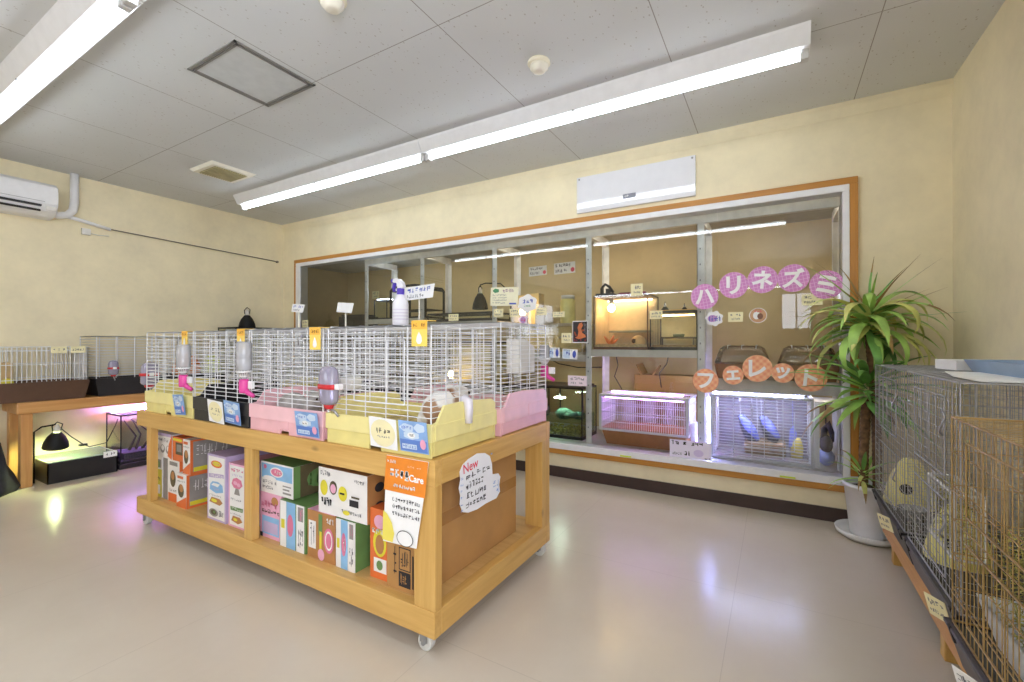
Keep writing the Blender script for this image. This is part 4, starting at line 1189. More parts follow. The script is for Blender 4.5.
def tall_cage(y0, y1, zt, wirem, traym, label, brass=False, x0=.45, x1=.83, zb=.2005, ztray=.325):
    t = thing('tall_cage', ((x0 + x1) / 2, (y0 + y1) / 2, zb), label, 'pet cage', None)
    b = MB(); w = .01
    b.frustum((x0 + .026, x1, y0 + .006, y1 - .006), (x0 - .01, x1, y0 + .004, y1 - .004), zb, ztray, 0, True)
    b.frustum((x0 + .038, x1 - .012, y0 + .016, y1 - .016), (x0 + .002, x1 - .012, y0 + .014, y1 - .014), zb + .012, ztray, 0, True)
    for r0 in ((x0 - .012, x1, y0, y0 + .013), (x0 - .012, x1, y1 - .013, y1), (x0 - .012, x0 + .001, y0, y1), (x1 - .013, x1, y0, y1)):
        b.box(*r0, ztray - .012, ztray, 0)
    b.build('base_tray', traym, t, bevel=.002)
    b = MB(); r = .0013 if brass else .0012; X0, X1, Y0, Y1 = x0 + .004, x1 - .016, y0 + .016, y1 - .016; z0 = ztray - .005
    vs = .027 if brass else .034; hs = .1 if brass else .031
    n = round((Y1 - Y0) / vs)
    for i in range(n + 1):
        y = Y0 + (Y1 - Y0) * i / n; k = 1.8 if i in (0, n) else 1
        for x in (X0, X1):
            b.wire((x, y, z0), (x, y, zt), r * k)
        b.wire((X0, y, zt), (X1, y, zt), r)
    n = round((X1 - X0) / vs)
    for i in range(n + 1):
        x = X0 + (X1 - X0) * i / n
        for y in (Y0, Y1):
            b.wire((x, y, z0), (x, y, zt), r)
        if not brass:
            b.wire((x, Y0, zt + .002), (x, Y1, zt + .002), r)
    n = round((zt - ztray) / hs)
    for i in range(n + 1):
        z = zt - (zt - ztray) * i / n
        for x in (X0, X1):
            b.wire((x, Y0, z), (x, Y1, z), r * (1.3 if brass else .8))
            if brass and i in (2, 5):
                b.wire((x - .002, Y0, z - .012), (x - .002, Y1, z - .012), r * 1.3)
        for y in (Y0, Y1):
            b.wire((X0, y, z), (X1, y, z), r * (1.3 if brass else .8))
    for z in (z0 + .006, zt):
        for p, q in (((X0, Y0), (X1, Y0)), ((X1, Y0), (X1, Y1)), ((X1, Y1), (X0, Y1)), ((X0, Y1), (X0, Y0))):
            b.wire((p[0], p[1], z), (q[0], q[1], z), .003)
    b.build('wire_body', wirem, t, recalc=False)
    # two doors on the aisle side, one above the other
    for da, db in ((ztray + .05, ztray + .05 + (zt - ztray) * .36), (ztray + .1 + (zt - ztray) * .40, zt - .05)):
        b = MB(); X = X0 - .004; ya, yb = y0 + .14, y1 - .14
        for p, q in (((ya, da), (yb, da)), ((yb, da), (yb, db)), ((yb, db), (ya, db)), ((ya, db), (ya, da))):
            b.wire((X, p[0], p[1]), (X, q[0], q[1]), .0028)
        for i in range(1, 4):
            y = ya + (yb - ya) * i / 4
            b.wire((X, y, da), (X, y, db), .0018)
        d = b.build('door', wirem, t, recalc=False)
        zc = (da + db) / 2
        MB().tube([(X - .002, ya + .012, zc), (X - .012, ya + .006, zc + .012), (X - .012, ya - .012, zc + .03), (X - .004, ya - .02, zc + .06), (X - .004, ya - .005, zc + .075)], .0032, 6).build('latch', STEEL if not brass else BRASSW, d)
    for y in (y0 + .05, y1 - .05):
        MB().obox((x0 - .006, y, ztray - .02), (.004, .01, .022), (0, -.28, 0)).build('tray_clip', BLACKP, t, bevel=.002)
    MB().box(x0 + .01, x1 - .02, y0 + .02, y1 - .02, ztray - .012, ztray - .006).build('floor_panel', plain('dark_floor_panel', (88, 84, 76), .7, var=.15), t)
    return t
tall_cage(2.39, 3.04, .985, STEEL, GT2, 'chrome wire cage with black tray nearest the potted plant')
tall_cage(1.74, 2.37, .985, STEEL, GTRAY, 'chrome wire cage with charcoal tray in the middle of the right row')
tall_cage(1.0, 1.725, .893, BRASSW, GTRAY, 'lower brass wire cage with charcoal tray nearest the camera on the right', True, x0=.42)
LEM = plain('pale_lemon_plastic', (240, 230, 142), .45, var=.04)
def cone_hut(x, y, z, label, s=1.0):
    t = thing('cone_house', (x, y, z), label, 'pet house')
    P = [(.11, 0), (.112, .012), (.10, .07), (.078, .15), (.05, .21), (.03, .235), (0, .245)]
    MB().lathe((x, y, z), [(r * s, h * s) for r, h in P], 28).build('shell', LEM, t)
    # round doorway facing the aisle
    b = MB(); d = Vector((-.35, -.9, .34)).normalized(); c = Vector((x - .033 * s, y - .087 * s, z + .095 * s))
    b.cyl(c - d * .01, c + d * .007, .026 * s, n=20, m=0)
    b.build('doorway', plain('dark_opening', (30, 26, 22), .9, var=0), t)
cone_hut(.56, 2.86, .3195, 'pale lemon cone shaped hut with round doorway in the chrome cage by the plant', .92)
cone_hut(.56, 2.2, .3195, 'pale lemon cone hut in the middle chrome cage, half hidden by the brass cage', .84)
def hay_rack(x, y, z, w, h, label, seed):
    t = thing('hay_rack', (x, y, z), label, 'feeder')
    b = MB(); d = .07
    for p, q in (((x, y - w / 2, z), (x, y + w / 2, z)), ((x, y - w / 2, z + h), (x, y + w / 2, z + h)), ((x, y - w / 2, z), (x, y - w / 2, z + h)), ((x, y + w / 2, z), (x, y + w / 2, z + h))):
        b.wire(p, q, .005)
        b.wire((p[0] + d, p[1], p[2]), (q[0] + d, q[1], q[2]), .004)
    for sx_ in (y - w / 2, y + w / 2):
        for zz in (z, z + h):
            b.wire((x, sx_, zz), (x + d, sx_, zz), .004)
    n = 7
    for i in range(1, n):
        yy = y - w / 2 + w * i / n
        b.wire((x, yy, z), (x, yy, z + h), .0016); b.wire((x + d, yy, z), (x + d, yy, z + h), .0016); b.wire((x, yy, z), (x + d, yy, z), .0016)
    b.build('basket', OFFW, t, recalc=False)
    o = hay_blob('hay', (x + d / 2, y, z + h / 2), (d / 2 - .006, w / 2 - .008, h / 2 - .006), t, seed); o['kind'] = 'stuff'
t = thing('feeding_bowl', (.52, 2.6, .3195), 'clear feeding bowl at the front of the chrome cage by the plant', 'bowl')
MB().lathe((.52, 2.6, .3195), [(0, 0), (.035, 0), (.05, .05), (.055, .055), (.05, .056), (.033, .006), (0, .006)], 24).build('bowl', CLEARP, t)
MB().lathe((.52, 2.6, .3265), [(0, 0), (.036, 0), (.042, .025), (0, .03)], 16).build('feed', plain('pellet_feed', (160, 138, 84), .9, var=.3, vscale=90), t)
hay_rack(.475, 2.03, .43, .27, .2, 'white framed hay rack in the middle chrome cage', 2)
t = thing('hay_manger', (.575, 1.38, .32), 'white trough heaped with hay inside the brass cage', 'feeder')
b = MB(); b.frustum((.49, .66, 1.16, 1.63), (.46, .69, 1.12, 1.67), .32, .43, 0, True); b.frustum((.50, .65, 1.17, 1.62), (.466, .684, 1.126, 1.664), .33, .43, 0, True)
b.build('trough', WHITE, t)
o = hay_blob('hay', (.575, 1.39, .50), (.10, .25, .13), t, 4, 1900); o['kind'] = 'stuff'
o = hay_blob('hay', (.64, 1.36, .24), (.16, .31, .025), None, 5, 700); o['kind'] = 'stuff'; tag(o, 'loose hay covering the tray floor of the brass cage', 'hay')
b = MB(); b.box(.66, .812, 1.3, 1.6, .66, .675)
tag(b.build('cage_shelf', plain('green_grey_plastic', (96, 112, 96), .5, var=.06)), 'green grey resting shelf inside the brass cage', 'shelf')
for y, z, lab in ((2.68, .262, 'cream label card on the black tray by the plant'), (1.9, .262, 'cream label card on the middle charcoal tray'), (1.5, .262, 'white label card on the charcoal tray of the brass cage')):
    b = MB(); u = Vector((.55, -.83, 0)).normalized(); v = Vector((-.25, -.1, 1)).normalized(); o = Vector((.425 if y > 1.7 else .392, y + .03, z - .03)); 
    b.prism([(0, 0), (.066, 0), (.066, .07), (0, .07)], o, u, v, u.cross(v) * -.002, 0)
    Face(b, o, u, v, .066, .07).scrawl(.12, .55, .9, .85, 1, 4).scrawl(.12, .2, .8, .4, 1, 6)
    o = b.build('label_card', [CREAM if 'cream' in lab else PAPER, GREYINK])
    # cards face the aisle
    tag(o, lab, 'card', 'label cards on the right cages')
t = thing('plastic_tray', (.735, 2.05, .99), 'blue grey plastic tray with white insert lying on the right cages', 'tray')
b = MB(); b.frustum((.66, .80, 1.66, 2.42), (.64, .82, 1.64, 2.44), .99, 1.035, 0, True); b.frustum((.668, .792, 1.668, 2.412), (.648, .812, 1.648, 2.432), .998, 1.035, 0, True)
b.build('tray', plain('blue_grey_plastic', (150, 172, 200), .4, var=.04), t)
b = MB(); b.obox((.68, 2.55, 1.01), (.07, .085, .02), (0, 0, .15)); t2 = tag(b.build('folded_paper', PAPER), 'folded white paper at the end of the blue grey tray', 'paper')
b = MB(); b.add([(.5, 1.76, .989), (.82, 1.75, .989), (.82, 2.36, .989), (.56, 2.34, .9895), (.5, 2.0, .9895)], [(0, 1, 2, 3, 4)])
b.add([(.5, 1.76, .9905), (.82, 1.75, .9905), (.82, 2.36, .9905), (.56, 2.34, .991), (.5, 2.0, .991)], [(0, 1, 2, 3, 4)])
tag(b.build('paper_sheet', PAPER), 'flat white sheet covering the top of the middle chrome cage', 'paper')

# ------------------------------------------------------------------ potted plant
px, py = .448, 3.215
t = thing('potted_plant', (px, py, 0), 'tall leafy dracaena in a white pot standing in the back right corner', 'potted plant')
POT = plain('white_glazed_pot', (240, 240, 242), .3, var=.02)
MB().lathe((px, py, 0), [(0, .02), (.082, .02), (.086, .03), (.112, .285), (.12, .287), (.121, .31), (.112, .31), (.108, .29), (.104, .27), (0, .27)], 36).build('pot', POT, t)
MB().lathe((px, py, 0), [(0, 0), (.12, 0), (.15, .02), (.157, .045), (.152, .046), (.144, .024), (.118, .012), (0, .012)], 36).build('saucer', POT, t)
MB().lathe((px, py, 0), [(0, .276), (.1035, .274)], 24).build('soil', plain('dark_soil', (66, 50, 38), .95, var=.3, vscale=70), t)
BARK = plain('ringed_bark', (122, 92, 62), .9, var=.3, vscale=40)
LG = [plain('leaf_green', (168, 208, 106), .42, var=.18, vscale=9), plain('leaf_dark_green', (118, 170, 86), .42, var=.2, vscale=9), plain('leaf_yellow_green', (222, 224, 132), .45, var=.15, vscale=9), plain('leaf_dry_tip', (158, 128, 76), .6, var=.2, vscale=9)]
def trunk(pts, r):
    b = MB(); P = []; R = []
    for i in range(len(pts) - 1):
        a, c = Vector(pts[i]), Vector(pts[i + 1]); k = max(2, int((c - a).length / .012))
        for j in range(k):
            P.append(a.lerp(c, j / k)); R.append(r * (1.06 if (len(P) % 2) else .97))
    b.tube(P, R, 10); b.build('trunk', BARK, t)
trunk([(px - .025, py - .01, .27), (px - .02, py - .01, .5), (px - .005, py, .8)], .024)
trunk([(px + .045, py + .02, .27), (px + .04, py + .02, .7), (px + .01, py + .02, 1.16)], .023)
def leaf(b, c, az, el, L, w, droop, m, tipm=None, rg=random, ylim=3.335):
    d = Vector((math.cos(az) * math.cos(el), math.sin(az) * math.cos(el), math.sin(el)))
    side = Vector((-math.sin(az), math.cos(az), 0)); p = Vector(c); n = 9; vs = []
    for i in range(n + 1):
        s = i / n
        ww = w * (min(1, .45 + 2.2 * s) if s < .25 else (1 - ((s - .25) / .75) ** 1.7)) * .5 + .0006
        upv = side.cross(d).normalized()
        for k in (-1, 0, 1):
            q = p + side * (ww * k) + upv * (ww * .35 * abs(k))
            q.y = min(q.y, ylim); q.x = min(q.x, XR - .01)
            if q.x > .425 and q.z < 1.0:
                q.y = max(q.y, 3.06)
            vs.append(q)
        p = p + d * (L / n)
        e2 = -droop * (L / n) * (1 + 1.2 * s)
        ax = side
        d = (Matrix.Rotation(-e2, 3, ax) @ d).normalized()
    fs = []; 
    o = len(b.v); b.v += [tuple(v) for v in vs]
    for i in range(n):
        for k in (0, 1):
            b.f.append((o + i * 3 + k, o + i * 3 + k + 1, o + (i + 1) * 3 + k + 1, o + (i + 1) * 3 + k)); b.sm.append(True)
            b.mi.append(tipm if (tipm is not None and i >= n - 3) else m)
def crown(name, c, n, L, els, w, seed, mats, droopr, dry=0.1, azs=None, zs=.1):
    rg = random.Random(seed); b = MB()
    for i in range(n):
        s = i / n
        az = (i * 2.39996 + rg.uniform(-.3, .3)) if azs is None else rg.uniform(*azs)
        el = els[0] + (els[1] - els[0]) * s + rg.uniform(-.15, .15)
        l = L * rg.uniform(.75, 1.12)
        cc = Vector(c) + Vector((math.cos(az) * .012, math.sin(az) * .012, zs * (s - .5)))
        leaf(b, cc, az, el, l, w * rg.uniform(.8, 1.15), rg.uniform(*droopr), rg.choice(mats), 3 if rg.random() < dry else None, rg)
    b.build(name, LG, t, recalc=False)
crown('foliage', (px - .005, py, .84), 38, .42, (-.35, .9), .054, 11, [0, 1, 1, 0, 1], (1.0, 2.4), .06, zs=.14)
crown('foliage', (px + .01, py + .02, 1.2), 38, .42, (.1, 1.05), .064, 12, [0, 0, 2, 0, 2, 0], (3.2, 5.6), .12, zs=.14)
crown('foliage', (px + .0, py + .0, 1.22), 20, .38, (-.5, .5), .058, 31, [0, 0, 2, 1], (1.5, 3.5), .1, zs=.12)
crown('foliage', (px + .01, py + .02, 1.27), 20, .42, (.1, 1.0), .013, 21, [3, 0, 3, 1], (.1, .8), .8, zs=.1)
crown('foliage', (px - .03, py - .05, .36), 16, .2, (-.2, 1.2), .022, 15, [0, 1, 2, 0], (2, 6), .3, zs=.08)
# ------------------------------------------------------------------ showcase: white angle-steel racking
SY0, SY1 = 3.515, 3.97
PX = [-3.95, -3.13, -2.25, -1.33, -.47, .40]
t = thing('steel_shelving', (-1.77, 3.74, SZ), 'white slotted angle steel shelving behind the showcase glass', 'shelving')
for i, x in enumerate(PX):
    for y, s in ((SY0, 1), (SY1, -1)):
        b = MB(); w = .05; x0 = x - w / 2
        if i == 5:
            x0 = x - w
        b.box(x0, x0 + w, y, y + .004 * s, SZ, 1.97).box(x0, x0 + .004, y, y + w * s, SZ, 1.97)
        for k in range(14):
            z = SZ + .12 + k * .115
            b.box(x0 + .017, x0 + .025, y - .0008 * s, y, z, z + .012, 1)
        b.build('post', [RACKM, GREYM], t)
    xx = x if i < 5 else x - .03
    MB().box(xx - .02, xx + .02, SY0, SY1, 1.97, 2.034).build('cross_beam', RACKM, t)
MB().box(PX[0] - .02, PX[5], SY0 - .004, SY0 + .034, 1.97, 2.034).build('top_beam', RACKM, t)
SHB = plain('shelf_board_white', (226, 222, 212), .5, var=.04)
def shelf(i, z, thick=.055, j=None):
    j = i + 1 if j is None else j
    MB().box(PX[i] + .022, PX[j] - .022, SY0 + .006, SY1, z - .02, z).box(PX[i] + .022, PX[j] - .022, SY0 - .004, SY0 + .006, z - thick, z).build('shelf', SHB, t)
shelf(0, 1.36); shelf(1, 1.31); shelf(2, 1.0); shelf(3, 1.045); shelf(4, .845, .085); shelf(0, .74); shelf(1, .66)
for i, z, lab in ((1, 1.289, 'warm strip light under the second bay shelf of the showcase'), (2, .979, 'warm strip light under the shelf above the turtle tank'), (3, 1.024, 'warm strip light under the shelf above the purple lit cage'), (4, .824, 'warm strip light under the shelf above the ferret cage'), (4, 1.925, 'x')):
    if lab == 'x': continue
    tt = thing('under_shelf_light', ((PX[i] + PX[i + 1]) / 2, 3.60, z), lab, 'light')  # unseen strips added below the shelves to brighten the lower bays
    MB().box(PX[i] + .06, PX[i + 1] - .08, 3.585, 3.615, z - .012, z).build('housing', FIXM, tt)
    MB().box(PX[i] + .07, PX[i + 1] - .09, 3.588, 3.612, z - .016, z - .012).build('diffuser', emit('warm_strip_glow', (255, 236, 196), 7.0), tt)

GT = 'glass tanks in the showcase'
SAND = plain('pale_sand', (226, 196, 150), .95, var=.15, vscale=60)
WARM = emit('heat_bulb_glow', (255, 214, 150), 30.0)
# bay with two glass tanks side by side
a = terrarium(-1.305, -.86, 3.56, 3.93, 1.046, 1.49, 'taller glass tank with warm lit orange coral, left on the upper right shelf', GT, .012, framem=plain('brown_frame', (110, 76, 56), .5, var=.1))
MB().box(-1.29, -.875, 3.575, 3.915, 1.068, 1.09).build('sand', SAND, a)
MB().box(-1.29, -.875, 3.905, 3.912, 1.09, 1.475).build('backing_board', plain('tank_backing_cream', (222, 196, 160), .8, var=.05), a)
MB().box(-1.296, -1.29, 3.575, 3.905, 1.09, 1.475).build('backing_board', plain('tank_backing_cream', (222, 196, 160), .8, var=.05), a)
MB().box(-1.24, -.9, 3.76, 3.9, 1.19, 1.205).build('ledge', plain('grey_ledge', (138, 140, 132), .7, var=.1), a)
b = MB(); c = Vector((-1.2, 3.68, 1.092))
for k in range(6):
    th = 2 * PI * k / 6 + .3
    d = Vector((math.cos(th) * .7, math.sin(th) * .5, .75 if k % 2 else .35)).normalized()
    b.tube([c, c + d * .04, c + d * .075 + Vector((0, 0, .01))], [.018, .012, .004], 8)
b.ball(c + Vector((0, 0, .012)), (.024, .024, .02), 12)
tag(b.build('coral_ornament', plain('orange_coral', (226, 128, 66), .7, var=.15)), 'orange branching ornament on the sand of the taller glass tank', 'ornament')
b = MB(); b.lathe((-.965, 3.68, 1.0905), [(.055, 0), (.056, .03), (.045, .055), (.02, .068), (0, .07)], 20)
b.cyl((-.985, 3.62, 1.115), (-.99, 3.628, 1.115), .018, n=16, m=1)
tag(b.build('cave_hide', [plain('cream_orange_clay', (240, 196, 140), .8, var=.1), plain('dark_cave', (90, 54, 34), .9, var=0)]), 'small cream clay cave inside the taller glass tank', 'pet hide')
tt = thing('heat_bulb', (-1.19, 3.68, 1.36), 'bare heat bulb glowing under the lid of the taller glass tank', 'lamp')
MB().ball((-1.19, 3.68, 1.392), (.03, .03, .034), 16).build('bulb', WARM, tt)
MB().lathe((-1.19, 3.68, 1.42), [(.014, 0), (.02, .01), (.02, .05), (0, .057)], 14).build('holder', OFFW, tt)
MB().box(-1.28, -.9, 3.86, 3.88, 1.462, 1.472).build('led_strip', emit('warm_led_glow', (255, 226, 184), 12.0), a)  # strip added below the lid to brighten the tank inside
b = MB(); b.box(-1.30, -1.15, 3.6, 3.72, 1.4905, 1.51).box(-1.27, -1.25, 3.63, 3.66, 1.51, 1.56).box(-1.22, -1.19, 3.62, 3.67, 1.51, 1.55)
b.tube([(-1.26, 3.64, 1.56), (-1.23, 3.64, 1.59), (-1.2, 3.65, 1.57), (-1.17, 3.67, 1.52)], .012, 6)
tag(b.build('lamp_controller', BLACKP), 'black lamp controller and cords on the lid of the taller glass tank', 'controller')
b = MB(); b.cyl((-1.12, 3.66, 1.503), (-.9, 3.66, 1.503), .012, n=10); tag(b.build('light_rod', plain('maroon_plastic', (150, 60, 84), .4, var=.05)), 'maroon rod lying on the lid of the taller glass tank', 'rod')
a = terrarium(-.845, -.50, 3.56, 3.93, 1.046, 1.335, 'lower wider glass tank with dark shelf inside, beside the post', GT, .012)
MB().box(-.83, -.515, 3.575, 3.915, 1.068, 1.084).build('sand', plain('bark_sand', (196, 158, 110), .95, var=.2, vscale=60), a)
MB().box(-.83, -.515, 3.905, 3.912, 1.084, 1.32).build('backing_board', plain('tank_backing_pale', (226, 214, 176), .8, var=.05), a)
b = MB(); MB().box(-.82, -.53, 3.62, 3.635, 1.308, 1.318).build('led_strip', emit('amber_led_glow', (255, 206, 140), 12.0), a)
b.box(-.79, -.53, 3.66, 3.86, 1.135, 1.147).box(-.78, -.77, 3.67, 3.68, 1.084, 1.135).box(-.55, -.54, 3.67, 3.68, 1.084, 1.135)
b.build('platform', plain('dark_platform', (96, 92, 80), .7, var=.1), a)
MB().lathe((-.66, 3.72, 1.148), [(0, 0), (.04, 0), (.045, .02), (.04, .022), (.035, .006), (0, .006)], 18).build('water_dish', plain('green_dish', (110, 124, 96), .5, var=.1), a)
b = MB(); b.box(-.83, -.52, 3.62, 3.70, 1.336, 1.35, 0)
b.box(-.82, -.53, 3.63, 3.69, 1.35, 1.357, 1)
tag(b.build('tank_light', [BLACKP, plain('amber_strip', (240, 180, 90), .4, var=.05)]), 'black light bar on the lid of the lower glass tank', 'light')
for x, s in ((-.78, 1), (-.63, .8)):
    dome_lamp(x, 3.80, 1.337, .5 * s, 'small black dome lamp on the lower glass tank, %s' % ('left one' if s == 1 else 'right one'))
# dome topped cages on the right shelf
BROWN2 = plain('caramel_tray', (158, 104, 60), .45, var=.06)
def dome_cage(x0, x1, label):
    z0 = .8455; y0, y1 = 3.54, 3.9
    t = thing('dome_cage', ((x0 + x1) / 2, (y0 + y1) / 2, z0), label, 'pet cage', 'dome topped cages on the right shelf')
    b = MB(); b.frustum((x0 + .02, x1 - .02, y0 + .02, y1 - .02), (x0, x1, y0, y1), z0, z0 + .105, 0, True)
    b.frustum((x0 + .028, x1 - .028, y0 + .028, y1 - .028), (x0 + .008, x1 - .008, y0 + .008, y1 - .008), z0 + .01, z0 + .105, 0, True)
    b.build('base_tray', BROWN2, t, bevel=.004)
    vs = []; rings = [(0, z0 + .105, .0), (0, z0 + .115, -.006), (.012, z0 + .17, 0), (.028, z0 + .215, 0), (.055, z0 + .235, 0)]
    b = MB(); n = 28
    for ins, z, e in rings:
        for k in range(n):
            th = 2 * PI * k / n; ca, sa = math.cos(th), math.sin(th)
            px_ = (x0 + x1) / 2 + ((x1 - x0) / 2 - ins - e) * (abs(ca) ** .3) * (1 if ca > 0 else -1)
            py_ = (y0 + y1) / 2 + ((y1 - y0) / 2 - ins - e) * (abs(sa) ** .3) * (1 if sa > 0 else -1)
            vs.append((px_, py_, z))
    fs = [(i * n + k, i * n + (k + 1) % n, (i + 1) * n + (k + 1) % n, (i + 1) * n + k) for i in range(len(rings) - 1) for k in range(n)]
    fs.append(tuple((len(rings) - 1) * n + k for k in range(n)))
    b.add(vs, fs, 0, True); b.build('clear_dome', clear('smoky_dome', (226, 222, 214), 1.6, .06, body=.06, bodyc=(220, 214, 204)), t)
    b = MB()
    for k in range(3):
        b.tube([((x0 + x1) / 2 + (k - 1) * .09, y0 + .03, z0 + .215), ((x0 + x1) / 2 + (k - 1) * .09, y0 + .06, z0 + .237), ((x0 + x1) / 2 + (k - 1) * .09, y1 - .06, z0 + .237)], .003, 5)
    b.build('ridges', WHITE, t)
dome_cage(-.385, -.035, 'clear domed cage with caramel base on the right shelf, nearer the post')
dome_cage(.012, .355, 'clear domed cage with caramel base on the right shelf, nearer the plant')
# purple lit barred cage with brown base
x0, x1, y0, y1, z0 = -1.245, -.56, 3.54, 3.92, SZ
t = thing('barred_cage', (-.9, 3.73, z0), 'white barred cage with brown base glowing under purple light', 'pet cage')
b = MB(); b.frustum((x0 + .05, x1 - .05, y0 + .03, y1 - .03), (x0 + .012, x1 - .012, y0, y1), z0, z0 + .135, 0, True)
b.frustum((x0 + .06, x1 - .06, y0 + .04, y1 - .04), (x0 + .022, x1 - .022, y0 + .01, y1 - .01), z0 + .01, z0 + .135, 0, True)
b.build('base_tray', plain('terracotta_brown_tray', (178, 122, 80), .42, var=.06), t)
b = MB()
zb_, zt_ = z0 + .125, z0 + .385
for i in range(int((x1 - x0) / .0165) + 1):
    x = x0 + .012 + i * .0165
    if x > x1 - .01: break
    for y in (y0, y1):
        b.wire((x, y, zb_), (x, y, zt_), .0032)
for i in range(int((y1 - y0) / .0165) + 1):
    y = y0 + i * .0165
    for x in (x0 + .006, x1 - .006):
        b.wire((x, y, zb_), (x, y, zt_), .0032)
for z in (zb_ + .06, zb_ + .14, zb_ + .21):
    for y in (y0, y1):
        b.box(x0, x1, y - .003, y + .003, z - .003, z + .003)
    for x in (x0 + .006, x1 - .006):
        b.box(x - .003, x + .003, y0, y1, z - .003, z + .003)
b.build('bars', WHITE, t, recalc=False)
b = MB()
for xa, xb, ya, yb in ((x0 - .004, x1 + .004, y0 - .006, y0 + .004), (x0 - .004, x1 + .004, y1 - .004, y1 + .006), (x0 - .004, x0 + .01, y0, y1), (x1 - .01, x1 + .004, y0, y1)):
    b.box(xa, xb, ya, yb, zb_ - .012, zb_ + .006).box(xa, xb, ya, yb, zt_, zt_ + .02)
for xa in (x0 - .004, x1 - .02):
    b.box(xa, xa + .024, y0 - .006, y0 + .006, zb_, zt_)
b.build('frame', WHITE, t, bevel=.002)
b = MB(); b.box(x0 + .01, x1 - .01, y0 + .01, y0 + .1, zt_ + .012, zt_ + .02).box(x0 + .01, x1 - .01, y1 - .1, y1 - .01, zt_ + .012, zt_ + .02); b.build('lid_border', WHITE, t)
PURL = emit('violet_led_glow', (210, 160, 255), 7.0)
MB().box(x0 + .06, x1 - .06, 3.66, 3.70, zt_ + .021, zt_ + .034).build('led_strip', PURL, t)
MB().box(x0 + .04, x1 - .04, y0 + .02, y0 + .03, zt_ - .012, zt_ - .003).build('led_strip', emit('violet_inner_led_glow', (206, 150, 255), 14.0), t)  # second strip added inside the lid to fill the cage with violet
MB().box(x0 + .06, x1 - .06, y0 + .04, y1 - .04, z0 + .02, z0 + .06).build('bedding', plain('lilac_bedding', (206, 190, 216), .95, var=.15, vscale=50), t)
b = MB(); b.box(-.52, -.47, 3.6, 3.64, .36, .40); b.build('side_lamp', emit('violet_lamp_glow', (214, 150, 255), 14.0), t)
MB().box(-.55, -.515, 3.58, 3.66, .34, .5).build('lamp_mount', WHITE, t)
# ferret cage
x0, x1, y0, y1, z0, z1 = -.40, .205, 3.53, 3.9, SZ, .738
t = thing('wire_cage', (-.1, 3.72, z0), 'large white wire ferret cage with hammocks under bluish light', 'pet cage')
b = MB()
for i in range(23):
    z = z0 + .03 + i * .0205
    for y in (y0, y1):
        b.wire((x0, y, z), (x1, y, z), .0028)
    for x in (x0, x1):
        b.wire((x, y0, z), (x, y1, z), .0022)
for x in (x0 + .02, x0 + .14, x0 + .255, x0 + .33, x0 + .44, x1 - .02):
    for y in (y0 - .003, y1):
        b.wire((x, y, z0 + .02), (x, y, z1 - .02), .003)
for i in range(24):
    x = x0 + (x1 - x0) * i / 23
    b.wire((x, y0, z1 - .02), (x, y1, z1 - .02), .002)
b.build('wire_body', WWIRE, t, recalc=False)
b = MB()
for x in (x0, x1):
    for y in (y0, y1):
        b.cyl((x, y, z0), (x, y, z1), .011, n=10)
for z in (z0 + .012, z1 - .012):
    for p, q in (((x0, y0), (x1, y0)), ((x1, y0), (x1, y1)), ((x1, y1), (x0, y1)), ((x0, y1), (x0, y0))):
        b.cyl((p[0], p[1], z), (q[0], q[1], z), .011, n=8)
b.build('frame', WHITE, t)
MB().box(x0 + .012, x1 - .012, y0 + .012, y1 - .012, z0 + .002, z0 + .02).build('floor_tray', plain('grey_tray', (120, 112, 110), .5, var=.1), t)
b = MB(); dz0, dz1 = z0 + .1, z1 - .1
for p, q in (((x0 + .04, dz0), (x1 - .1, dz0)), ((x1 - .1, dz0), (x1 - .1, dz1)), ((x1 - .1, dz1), (x0 + .04, dz1)), ((x0 + .04, dz1), (x0 + .04, dz0))):
    b.wire((p[0], y0 - .008, p[1]), (q[0], y0 - .008, q[1]), .0035)
d = b.build('door', WWIRE, t, recalc=False)
BLUE_LED = emit('bluish_led_glow', (190, 200, 255), 100.0)

MB().box(x0 + .012, x1 - .012, y1 - .006, y1 - .003, z0 + .02, z1 - .02).build('back_panel', plain('grey_violet_panel', (112, 106, 116), .7, var=.12), t)  # dark sheet added to make the interior behind the wires look shaded
MB().box(x0 + .01, x1 - .05, y0 + .0, y0 + .012, z1 + .0, z1 + .011).build('led_strip', BLUE_LED, t)
MB().box(x0 - .028, x0 - .014, y0, y0 + .012, z0 + .01, z1 - .03).build('led_strip', emit('blue_led_post_glow', (160, 170, 255), 45.0), t)
HAM = plain('periwinkle_fabric', (132, 142, 224), .85, var=.12, vscale=30); HAM2 = plain('navy_fabric_lining', (40, 42, 66), .9, var=.1)
def hammock(xa, za, xb, zb, yy, label):
    """slumped fabric sling seen from the side, navy lining sagging below"""
    b = MB(); n = 10
    for m_, off, wd, yo in ((0, 0, .030, 0), (1, -.035, .034, .012)):
        P = []; R_ = []
        for i in range(n + 1):
            s = i / n
            P.append((xa + (xb - xa) * s, yy + yo, za + (zb - za) * s + off * math.sin(PI * s) - (.02 if m_ else 0) * s))
            R_.append(wd * (.28 + .9 * math.sin(PI * min(1, s * .75 + .12)) ** 1.2))
        b.tube(P, R_, 12, m_)
    for x, z in ((xa, za), (xb, zb)):
        b.wire((x, yy, z), (x - .005, yy, .715), .002, 2)
    tag(b.build('hammock', [HAM, HAM2, WWIRE]), label, 'hammock', 'hammocks in the ferret cage')
hammock(-.225, .57, -.115, .40, 3.70, 'periwinkle and navy hammock at the left of the ferret cage')
hammock(-.09, .57, .01, .42, 3.72, 'periwinkle and navy hammock in the middle of the ferret cage')
